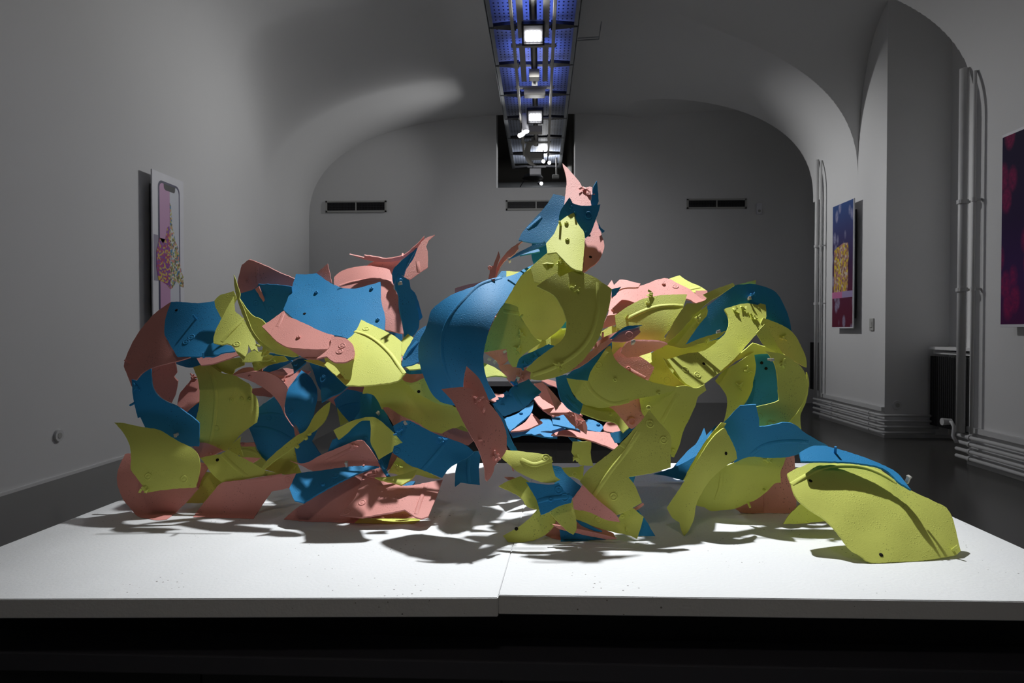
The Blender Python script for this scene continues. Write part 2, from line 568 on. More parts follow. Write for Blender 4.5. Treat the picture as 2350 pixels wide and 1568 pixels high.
def grad_mat(name, stops, axis='Z', noise_amt=0, spots=None, nscale=12, size=(.5, 1.3)):
    m = bpy.data.materials.new(name); m.use_nodes = True
    nt = m.node_tree; N, K = nt.nodes, nt.links
    b = N['Principled BSDF']; b.inputs['Roughness'].default_value = .7; b.inputs['Specular IOR Level'].default_value = .15
    tc = N.new('ShaderNodeTexCoord'); sp = N.new('ShaderNodeSeparateXYZ')
    K.new(tc.outputs['Object'], sp.inputs[0])
    mr = N.new('ShaderNodeMapRange')
    h = size[1] / 2 if axis == 'Z' else size[0] / 2
    mr.inputs['From Min'].default_value = -h; mr.inputs['From Max'].default_value = h
    K.new(sp.outputs[axis], mr.inputs['Value'])
    cr = N.new('ShaderNodeValToRGB')
    e = cr.color_ramp.elements
    while len(e) < len(stops): e.new(.5)
    for i, (p, c) in enumerate(stops):
        e[i].position = p; e[i].color = (*c, 1)
    K.new(mr.outputs['Result'], cr.inputs[0])
    out = cr.outputs[0]
    if spots:
        col, scale, thr = spots
        mp = N.new('ShaderNodeMapping'); mp.inputs['Scale'].default_value = (1, 1.0, .55)
        K.new(tc.outputs['Object'], mp.inputs[0])
        vo = N.new('ShaderNodeTexVoronoi'); vo.inputs['Scale'].default_value = scale
        K.new(mp.outputs[0], vo.inputs['Vector'])
        m2 = N.new('ShaderNodeMapRange'); m2.inputs['From Min'].default_value = thr; m2.inputs['From Max'].default_value = thr * .6
        K.new(vo.outputs['Distance'], m2.inputs['Value'])
        nz = N.new('ShaderNodeTexNoise'); nz.inputs['Scale'].default_value = 45
        K.new(tc.outputs['Object'], nz.inputs['Vector'])
        mu = N.new('ShaderNodeMath'); mu.operation = 'MULTIPLY'
        K.new(m2.outputs['Result'], mu.inputs[0]); K.new(nz.outputs['Fac'], mu.inputs[1])
        mx = N.new('ShaderNodeMix'); mx.data_type = 'RGBA'
        K.new(mu.outputs[0], mx.inputs[0]); K.new(out, mx.inputs[6]); mx.inputs[7].default_value = (*col, 1)
        out = mx.outputs[2]
    K.new(out, b.inputs['Base Color'])
    return m


def mosaic_mat(name, cols, scale, ramp=None):
    m = bpy.data.materials.new(name); m.use_nodes = True
    nt = m.node_tree; N, K = nt.nodes, nt.links
    b = N['Principled BSDF']; b.inputs['Roughness'].default_value = .45
    tc = N.new('ShaderNodeTexCoord'); vo = N.new('ShaderNodeTexVoronoi'); vo.inputs['Scale'].default_value = scale
    K.new(tc.outputs['Object'], vo.inputs['Vector'])
    sp = N.new('ShaderNodeSeparateColor'); K.new(vo.outputs['Color'], sp.inputs[0])
    cr = N.new('ShaderNodeValToRGB'); cr.color_ramp.interpolation = 'CONSTANT'
    e = cr.color_ramp.elements
    while len(e) < len(cols): e.new(.5)
    for i, c in enumerate(cols):
        e[i].position = i / len(cols); e[i].color = (*c, 1)
    K.new(sp.outputs[0], cr.inputs[0]); K.new(cr.outputs[0], b.inputs['Base Color'])
    return m


PH, PW = 1.3, .5
PZ = 1.67


def board(y0, nx, x, label):
    t = empty('wall_poster', (x, y0 + PW / 2, PZ), label, 'poster')
    bm = B(); box(bm, -.006, .006, -PW / 2, PW / 2, -PH / 2, PH / 2, .001); obj('board', bm, M_FRAME, t)
    bm = B(); a, b = sorted((-nx * .006, -nx * .06))
    box(bm, a, b, -PW / 2 + .08, PW / 2 - .08, -PH / 2 + .1, PH / 2 - .1); obj('standoff', bm, M_CHAR, t)
    return t


# left poster: outline of a rounded screen with a dark notch, split pink / pale, collage heap
t = board(at_x(349, 600, XL + .07).y, 1, XL + .07, 'tall pale poster of a pink and white screen with colourful heap on the left wall')
x = .006
M_PINK = mat('print_pink', (.55, .30, .50), .5, var=.02)
M_PALE = mat('print_pale', (.60, .62, .68), .5, var=.02)
M_NAVY = mat('print_navy', (.035, .03, .09), .5, var=.02)
M_PBLACK = mat('print_black', (.012, .012, .016), .5)
M_LILAC = mat('print_lilac', (.30, .27, .36), .5, var=.05)


def rrect(y0, y1, z0, z1, r, n=7):
    pts = []
    for cy, cz, a in ((y1 - r, z1 - r, 0), (y0 + r, z1 - r, 90), (y0 + r, z0 + r, 180), (y1 - r, z0 + r, 270)):
        for k in range(n + 1):
            an = R(a + 90 * k / n)
            pts.append((cy + r * math.cos(an), cz + r * math.sin(an)))
    return pts


poly_print('print_outline', M_NAVY, rrect(-.165, .18, -.6, .585, .06), x, t, 1, .0012)
poly_print('print_pink_half', M_PINK, [(-.145, .53), (-.14, -.59), (.015, -.59), (.015, .565), (-.11, .565), (-.135, .55)], x, t, 1, .0018)
poly_print('print_pale_half', M_PALE, [(.015, .565), (.015, -.59), (.163, -.59), (.163, .52), (.15, .55), (.125, .565)], x, t, 1, .0018)
poly_print('print_notch', M_PBLACK, [(-.08, .566), (-.075, .53), (-.05, .515), (.085, .515), (.1, .53), (.105, .566)], x, t, 1, .0026)
poly_print('print_backdrop', M_LILAC, [(-.235, .12), (-.15, .12), (-.15, -.26), (-.235, -.26)], x, t, 1, .001)
M_HEAPA = mosaic_mat('print_heap_magenta', [(.32, .02, .22), (.22, .05, .30), (.62, .42, .04), (.40, .03, .10), (.18, .03, .28), (.6, .45, .1)], 60)
M_HEAPB = mosaic_mat('print_heap_pale', [(.55, .52, .12), (.62, .62, .60), (.06, .22, .38), (.12, .12, .05), (.58, .24, .20), (.4, .4, .1), (.65, .66, .62)], 60)
poly_print('print_heap', M_HEAPA, [(-.2, -.02), (-.15, .1), (-.1, .06), (-.06, .1), (-.03, .2), (0, .22), (.015, .18), (.015, -.32), (-.05, -.28), (-.17, -.25), (-.2, -.15)], x, t, 1, .0032)
poly_print('print_heap', M_HEAPB, [(.015, .42), (.03, .4), (.045, .3), (.05, .22), (.08, .17), (.1, .1), (.15, .05), (.16, -.05), (.2, -.15), (.235, -.2), (.235, -.29), (.18, -.28), (.12, -.24), (.06, -.3), (.015, -.32)], x, t, 1, .0032)
# pier poster: blue to wine red, heap of yellow blocks
t = board(at_x(1960, 600, XR - .07).y, -1, XR - .07, 'tall blue and wine red poster with a yellow heap on the right pier')
M_G1 = grad_mat('print_dusk', [(.0, (.12, .015, .035)), (.3, (.10, .02, .05)), (.5, (.055, .022, .07)), (.75, (.05, .05, .15)), (1, (.045, .09, .25))], spots=((.38, .38, .55), 9.0, .38))
emit_rect('print_ground', M_G1, -PW / 2 + .012, PW / 2 - .006, -PH / 2 + .012, PH / 2 - .006, -.006, t, -1)
M_YEL = mosaic_mat('print_yellow_heap', [(.62, .42, .03), (.5, .3, .05), (.35, .16, .12), (.68, .52, .05), (.45, .22, .2), (.25, .12, .1), (.6, .5, .4)], 40)
poly_print('print_heap', M_YEL, [(.2, .17), (.12, .2), (-.02, .23), (-.13, .22), (-.15, .08), (-.13, -.02), (-.14, -.12), (-.12, -.27), (.02, -.27), (.21, -.27), (.2, -.1)], -.0075, t, -1, .001)
M_STRIPA = mat('print_rose', (.55, .16, .34), .5, var=.02)
M_STRIPB = mat('print_lavender', (.33, .26, .46), .5, var=.02)
emit_rect('print_band', M_STRIPA, .0, PW / 2 - .006, -.335, -.27, -.0075, t, -1, .001)
emit_rect('print_band', M_STRIPB, -PW / 2 + .012, .0, -.335, -.27, -.0075, t, -1, .001)
# near right poster
t = board(at_x(2299, 600, XR - .07).y - PW, -1, XR - .07, 'tall dark purple poster with red blots, cut by the right edge')
M_G2 = grad_mat('print_purple', [(.0, (.085, .010, .075)), (.25, (.05, .012, .10)), (.55, (.024, .006, .055)), (1, (.010, .005, .035))], spots=((.36, .012, .10), 7.5, .46))
emit_rect('print_ground', M_G2, -PW / 2 + .01, PW / 2 - .006, -PH / 2 + .02, PH / 2 - .02, -.006, t, -1)

# ------------------------------------------------------------------ cable tray and lamps
TX = -.06
t = empty('cable_tray', (TX, 7.0, 3.6), 'long perforated blue lit cable tray hanging under the vault', 'cable tray')
TOrg = (TX, 7.0, 3.6)
Y0, Y1 = 2.2, 11.2


def perf_mat():
    m = mat('perforated_panel', (.36, .40, .50), .5, .4, var=.08, nscale=9)
    nt = m.node_tree; N, K = nt.nodes, nt.links
    b = N['Principled BSDF']; src = b.inputs['Base Color'].links[0].from_socket
    tc = N.new('ShaderNodeTexCoord'); mp = N.new('ShaderNodeMapping'); mp.inputs['Scale'].default_value = (26, 16, 0)
    K.new(tc.outputs['Object'], mp.inputs[0])
    fr = N.new('ShaderNodeVectorMath'); fr.operation = 'FRACTION'; K.new(mp.outputs[0], fr.inputs[0])
    su = N.new('ShaderNodeVectorMath'); su.operation = 'SUBTRACT'; su.inputs[1].default_value = (.5, .5, 0); K.new(fr.outputs[0], su.inputs[0])
    ln = N.new('ShaderNodeVectorMath'); ln.operation = 'LENGTH'; K.new(su.outputs[0], ln.inputs[0])
    lt = N.new('ShaderNodeMath'); lt.operation = 'LESS_THAN'; lt.inputs[1].default_value = .2; K.new(ln.outputs['Value'], lt.inputs[0])
    mx = N.new('ShaderNodeMix'); mx.data_type = 'RGBA'; mx.inputs[7].default_value = (.004, .004, .01, 1)
    K.new(lt.outputs[0], mx.inputs[0]); K.new(src, mx.inputs[6]); K.new(mx.outputs[2], b.inputs['Base Color'])
    return m


M_PERF = perf_mat()
bm = B(); box(bm, -.38, .38, Y0 - 7, Y1 - 7, .085, .095); obj('perforated_panel', bm, M_PERF, t)
for s in (-1, 1):
    bm = B(); box(bm, s * .385 - .006, s * .385 + .006, Y0 - 7, Y1 - 7, 0, .10); box(bm, min(s * .385, s * .345), max(s * .385, s * .345), Y0 - 7, Y1 - 7, 0, .008)
    obj('side_rail', bm, M_STEEL, t)
    bm = B(); box(bm, s * .17 - .014, s * .17 + .014, Y0 - 7, 9.9 - 7, -.13, -.10, .004)
    obj('lamp_rail', bm, M_BEIGE, t)
y = 2.55
strap = None
while y < Y1:
    if strap is None:
        bm = B()
        for s in (-1, 1):
            v = [bm.verts.new((a, b, c)) for a, b, c in ((s * .385, -.015, .0), (s * .15, -.07, .0), (s * .15, .07, .0), (s * .385, .015, .0))]
            v2 = [bm.verts.new((q.co.x, q.co.y, .03)) for q in v]
            bm.faces.new(v); bm.faces.new(v2[::-1])
            for k in range(4): bm.faces.new((v[k], v[(k + 1) % 4], v2[(k + 1) % 4], v2[k]))
        bmesh.ops.recalc_face_normals(bm, faces=bm.faces)
        box(bm, -.16, .16, -.03, .03, 0, .03)
        o = obj('cross_strap', bm, M_CHAR, t); strap = o.data
    else:
        o = bpy.data.objects.new('cross_strap', strap); link(o, t)
    o.location = (0, y - 7, 0)
    y += .86
yk = 3.0
link_me = None
while yk < 9.8:
    bm = B(); box(bm, -.2, .2, -.025, .025, -.10, -.085); 
    for s in (-1, 1): box(bm, s * .17 - .008, s * .17 + .008, -.008, .008, -.085, .0)
    o = obj('hanger', bm, M_BEIGE, t); o.location = (0, yk - 7, 0)
    yk += 1.05
for s in (-1, 1):
    for ya, yb in ((2.3, 3.9), (4.05, 4.95), (5.1, 6.0), (6.15, 7.05)):
        bm = B(); box(bm, s * .105 - .026, s * .105 + .026, ya - 7, yb - 7, -.085, -.07); obj('cable_cover', bm, M_BEIGE, t)
# central track with boxes
bm = B(); box(bm, -.03, .03, Y0 - 7, 9.6 - 7, -.06, -.02); obj('track', bm, M_CHAR, t)
bm = B(); box(bm, -.012, .012, Y0 - 7, 9.6 - 7, -.068, -.06); obj('track_slot', bm, M_BEIGE, t)
for yy, wid, lab in ((7.25, .22, 0), (6.75, .10, 0), (8.6, .16, 0), (9.9, .2, 0)):
    bm = B(); box(bm, -wid / 2, wid / 2, yy - 7.06, yy - 6.94, -.17, -.09, .006); obj('driver_box', bm, M_BEIGE, t)
p0 = Vector(TOrg)
for zz in (0, .05):
    a = at(1328, 112, 6.4) - p0
bm = B()
for dy in (0, .05):
    tube(bm, [(.385, -.55 + dy, .09), (.60, -.55 + dy, .10), (.62, -.55 + dy, .24)], .006, 6)
obj('conduit', bm, M_STEEL, t)


def floodlight(Y, label, energy, tilt=38):
    loc = (TX, Y, 3.43)
    t = empty('floodlight', loc, label, 'floodlight', 'floodlights under the cable tray')
    q = Euler((R(-(90 - tilt)), 0, 0)).to_matrix().to_4x4()
    # housing local: face towards -z then tilted towards the camera side
    T = Matrix.Rotation(R(-tilt), 4, 'X')
    def fin(bm, name, m):
        bmesh.ops.transform(bm, matrix=T, verts=bm.verts)
        return obj(name, bm, m, t)
    bm = B(); box(bm, -.085, .085, -.085, .085, .0, .05, .006); fin(bm, 'housing', M_BEIGE)
    bm = B()
    for x0, x1, y0, y1 in ((-.092, .092, -.092, -.078), (-.092, .092, .078, .092), (-.092, -.078, -.092, .092), (.078, .092, -.092, .092)):
        box(bm, x0, x1, y0, y1, -.035, .01)
    fin(bm, 'bezel', M_CHAR)
    bm = B(); box(bm, -.076, .076, -.076, .076, -.006, -.001); fin(bm, 'reflector', M_FRAME)
    pl = None
    for i in range(4):
        for j in range(3):
            bm = B(); cyl(bm, (-.048 + .032 * i, .056 - .03 * j, -.007), (-.048 + .032 * i, .056 - .03 * j, -.014), .0145, .011, 10)
            fin(bm, 'led', M_LED)
    bm = B(); box(bm, -.1, -.094, -.012, .012, .0, .07); box(bm, .094, .1, -.012, .012, 0, .07); box(bm, -.1, .1, -.012, .012, .068, .074); obj('bracket', bm, M_BEIGE, t)
    l = bpy.data.lights.new('floodlight_lamp', 'AREA'); l.shape = 'RECTANGLE'; l.size = .13; l.size_y = .11
    l.energy = energy; l.spread = R(150)
    o = bpy.data.objects.new('floodlight_lamp', l); link(o, t)
    o.matrix_local = T @ Matrix.Translation((0, 0, -.03))
    return t


FLOODS = ((5.7, 'white square floodlight nearest the camera under the blue cable tray', 6, 38), (7.87, 'second white square floodlight further along the cable tray', 6, 38))
for (Y, lab, en, ti) in FLOODS:
    floodlight(Y, lab, en, ti)


def track_spot(px, py, Y, label, aimp, r=.03, lit=True, group='small spotlights along the cable tray'):
    p = at(px, py, Y)
    t = empty('spotlight', p, label, 'spotlight', group)
    d = (Vector(aimp) - p).normalized()
    bm = B(); cyl(bm, -d * .06, d * .05, r * .85, r, 18); obj('lamp_head', bm, M_CHAR if r < .05 else M_BEIGE, t, False)
    bm = B(); cyl(bm, d * .045, d * .053, r * .82, None, 18); obj('lamp_lens', bm, M_LENS if lit else M_CHAR, t)
    bm = B(); cyl(bm, (0, 0, 0), (0, 0, .16), .008, None, 8); obj('stem', bm, M_CHAR, t)
    return t


track_spot(1197, 309, 8.3, 'small black spotlight left of the second floodlight', (-2, 5, 1.5))
track_spot(1247, 371, 9.7, 'small bright spotlight right of the pale ring lamp', (0, 0, 1.5))
track_spot(1257, 373, 9.75, 'small side lit spotlight at the far right end of the lamp rail', (3, 4, 1.5))
track_spot(1240, 421, 10.6, 'small black spotlight below the round black lamp', (1.5, 6, 2.0))
# long bright tube lamp beside second floodlight
p = at(1203, 284, 8.0)
t = empty('tube_spotlight', p, 'glaring white tube spotlight beside the second floodlight', 'spotlight')
bm = B(); cyl(bm, (0, -.03, .10), (.02, -.05, -.10), .035, .04, 18); obj('lamp_body', bm, M_FRAME, t, True)
bm = B(); cyl(bm, (.02, -.052, -.10), (.021, -.054, -.112), .036, .034, 18); obj('lamp_lens', bm, M_LENS, t)
l = bpy.data.lights.new('dark_room_lamp', 'POINT'); l.energy = 14; l.shadow_soft_size = .05
o = bpy.data.objects.new('dark_room_lamp', l); COL.objects.link(o); o.location = at(1247, 371, 10.6)
# pale ring lamp and black round lamp in the far opening
p = at(1221, 350, 9.3)
t = empty('ring_lamp', p, 'pale curved hood lamp hanging at the end of the lamp rail', 'lamp')
bm = B()
pts = [Vector((-.10 * math.cos(a), 0, .17 * math.sin(a))) for a in frange(-1.5, 1.2, 12)]
for a, b in zip(pts, pts[1:]):
    bm.faces.new([bm.verts.new(q) for q in (a, b, b + Vector((.07, .05, 0)), a + Vector((.07, .05, 0)))])
bmesh.ops.remove_doubles(bm, verts=bm.verts, dist=.0005)
bmesh.ops.solidify(bm, geom=bm.faces[:], thickness=.01)
obj('hood', bm, M_BEIGE, t, True)
bm = B(); box(bm, -.01, .05, -.01, .01, .1, .2); obj('stem', bm, M_BEIGE, t)
bm = B(); box(bm, -.03, .12, -.04, .04, -.30, -.22, .004); obj('driver_box', bm, M_FRAME, t)
p = at(1223, 405, 10.2)
t = empty('pendant_lamp', p, 'flat round black lamp hanging in the dark opening', 'lamp')
bm = B(); cyl(bm, (0, 0, -.03), (0, 0, .02), .155, .12, 32); obj('shade', bm, M_PBLACK, t)
bm = B(); cyl(bm, (0, 0, .02), (0, 0, .335), .006, None, 8); obj('cord', bm, M_PBLACK, t)
bm = B(); cyl(bm, (-.1, -.02, -.02), (-.19, -.02, -.16), .006, None, 8); obj('arm', bm, M_PBLACK, t)
# duct and pipe seen through the opening
t = empty('ventilation_duct', (0, 12.4, 3.55), 'grey duct crossing the dark room behind the opening', 'duct')
bm = B(); cyl(bm, (-1.8, 0, 0), (1.8, 0, 0), .09, None, 20); obj('duct_run', bm, M_STEEL, t, True)
t = empty('drop_pipe', (.47, 11.2, 2.6), 'pale vertical pipe at the right of the dark opening', 'pipe')
bm = B(); cyl(bm, (0, 0, 0), (0, 0, 1.6), .05, None, 18); obj('tube', bm, M_VENT, t, True)
t = empty('camera_bracket', at(1277, 402, 10.4), 'small grey wall camera on a rod in the dark opening', 'security camera')
bm = B(); cyl(bm, (0, 0, 0), (0, 0, .26), .012, None, 8); obj('rod', bm, M_VENT, t)
bm = B(); box(bm, -.06, .04, -.05, .05, -.05, .0, .01); obj('camera_body', bm, M_VENT, t)

# ------------------------------------------------------------------ second plinth in the background
a, b = at(790, 874, 6.1), at(1530, 874, 6.1)
t = empty('far_plinth', ((a.x + b.x) / 2, 6.7, 0), 'second low plinth with white slab on black base behind the sculpture', 'plinth')
w = (b.x - a.x) / 2
zt = a.z
bm = B(); box(bm, -w, w, -.6, .6, zt - .045, zt, .003); obj('slab', bm, M_SLAB, t)
for k in range(3):
    bm = B(); box(bm, -w + .04 + k * (2 * w - .08) / 3 + .004, -w + .04 + (k + 1) * (2 * w - .08) / 3 - .004, -.56, .56, .0, zt - .045); obj('base_panel', bm, M_BLACK, t)

# ------------------------------------------------------------------ plinth under the sculpture
TOP = .55
t = empty('plinth', (0, 1.75, 0), 'long low plinth with two thick white slabs on a black stepped base', 'plinth')
PO = (0, 1.75, 0)


def slab(corners, name, thick=.033):
    bm = B()
    tv = [at_z(x, y, TOP) for x, y in corners]
    n = 60
    up = [bm.verts.new(v) for v in tv]
    dn = [bm.verts.new(v - Vector((0, 0, thick))) for v in tv]
    bm.faces.new(up); bm.faces.new(dn[::-1])
    for k in range(4):
        bm.faces.new((up[k], dn[k], dn[(k + 1) % 4], up[(k + 1) % 4]))
    bmesh.ops.recalc_face_normals(bm, faces=bm.faces)
    bmesh.ops.bevel(bm, geom=bm.edges[:], offset=.0014, segments=2, affect='EDGES')
    return obj(name, bm, M_SLAB, t, False, org=PO)


slab([(-312, 1376), (1142.6, 1372), (1232, 1063), (494, 1063)], 'slab')
slab([(1143.4, 1366), (2625, 1384), (1914, 1063), (1232.5, 1063)], 'slab')
fl = at_z(-312, 1376, TOP); fr = at_z(2625, 1384, TOP)
yb = at_z(1200, 1063, TOP).y
bm = B(); box(bm, fl.x + .04, fr.x - .04, 1.264 - 1.75, yb - .06 - 1.75, .434, TOP - .0335); obj('riser', bm, M_BLACK, t)
bm = B(); box(bm, fl.x - .01, fr.x + .01, 1.172 - 1.75, yb - .02 - 1.75, .40, .434, .003); obj('ledge', bm, M_LEDGE, t)
for k in range(4):
    wd2 = (fr.x - fl.x) / 4
    bm = B(); box(bm, fl.x + wd2 * k + .002, fl.x + wd2 * (k + 1) - .002, 1.19 - 1.75, yb - .04 - 1.75, 0, .40); obj('base_panel', bm, M_BLACK, t)

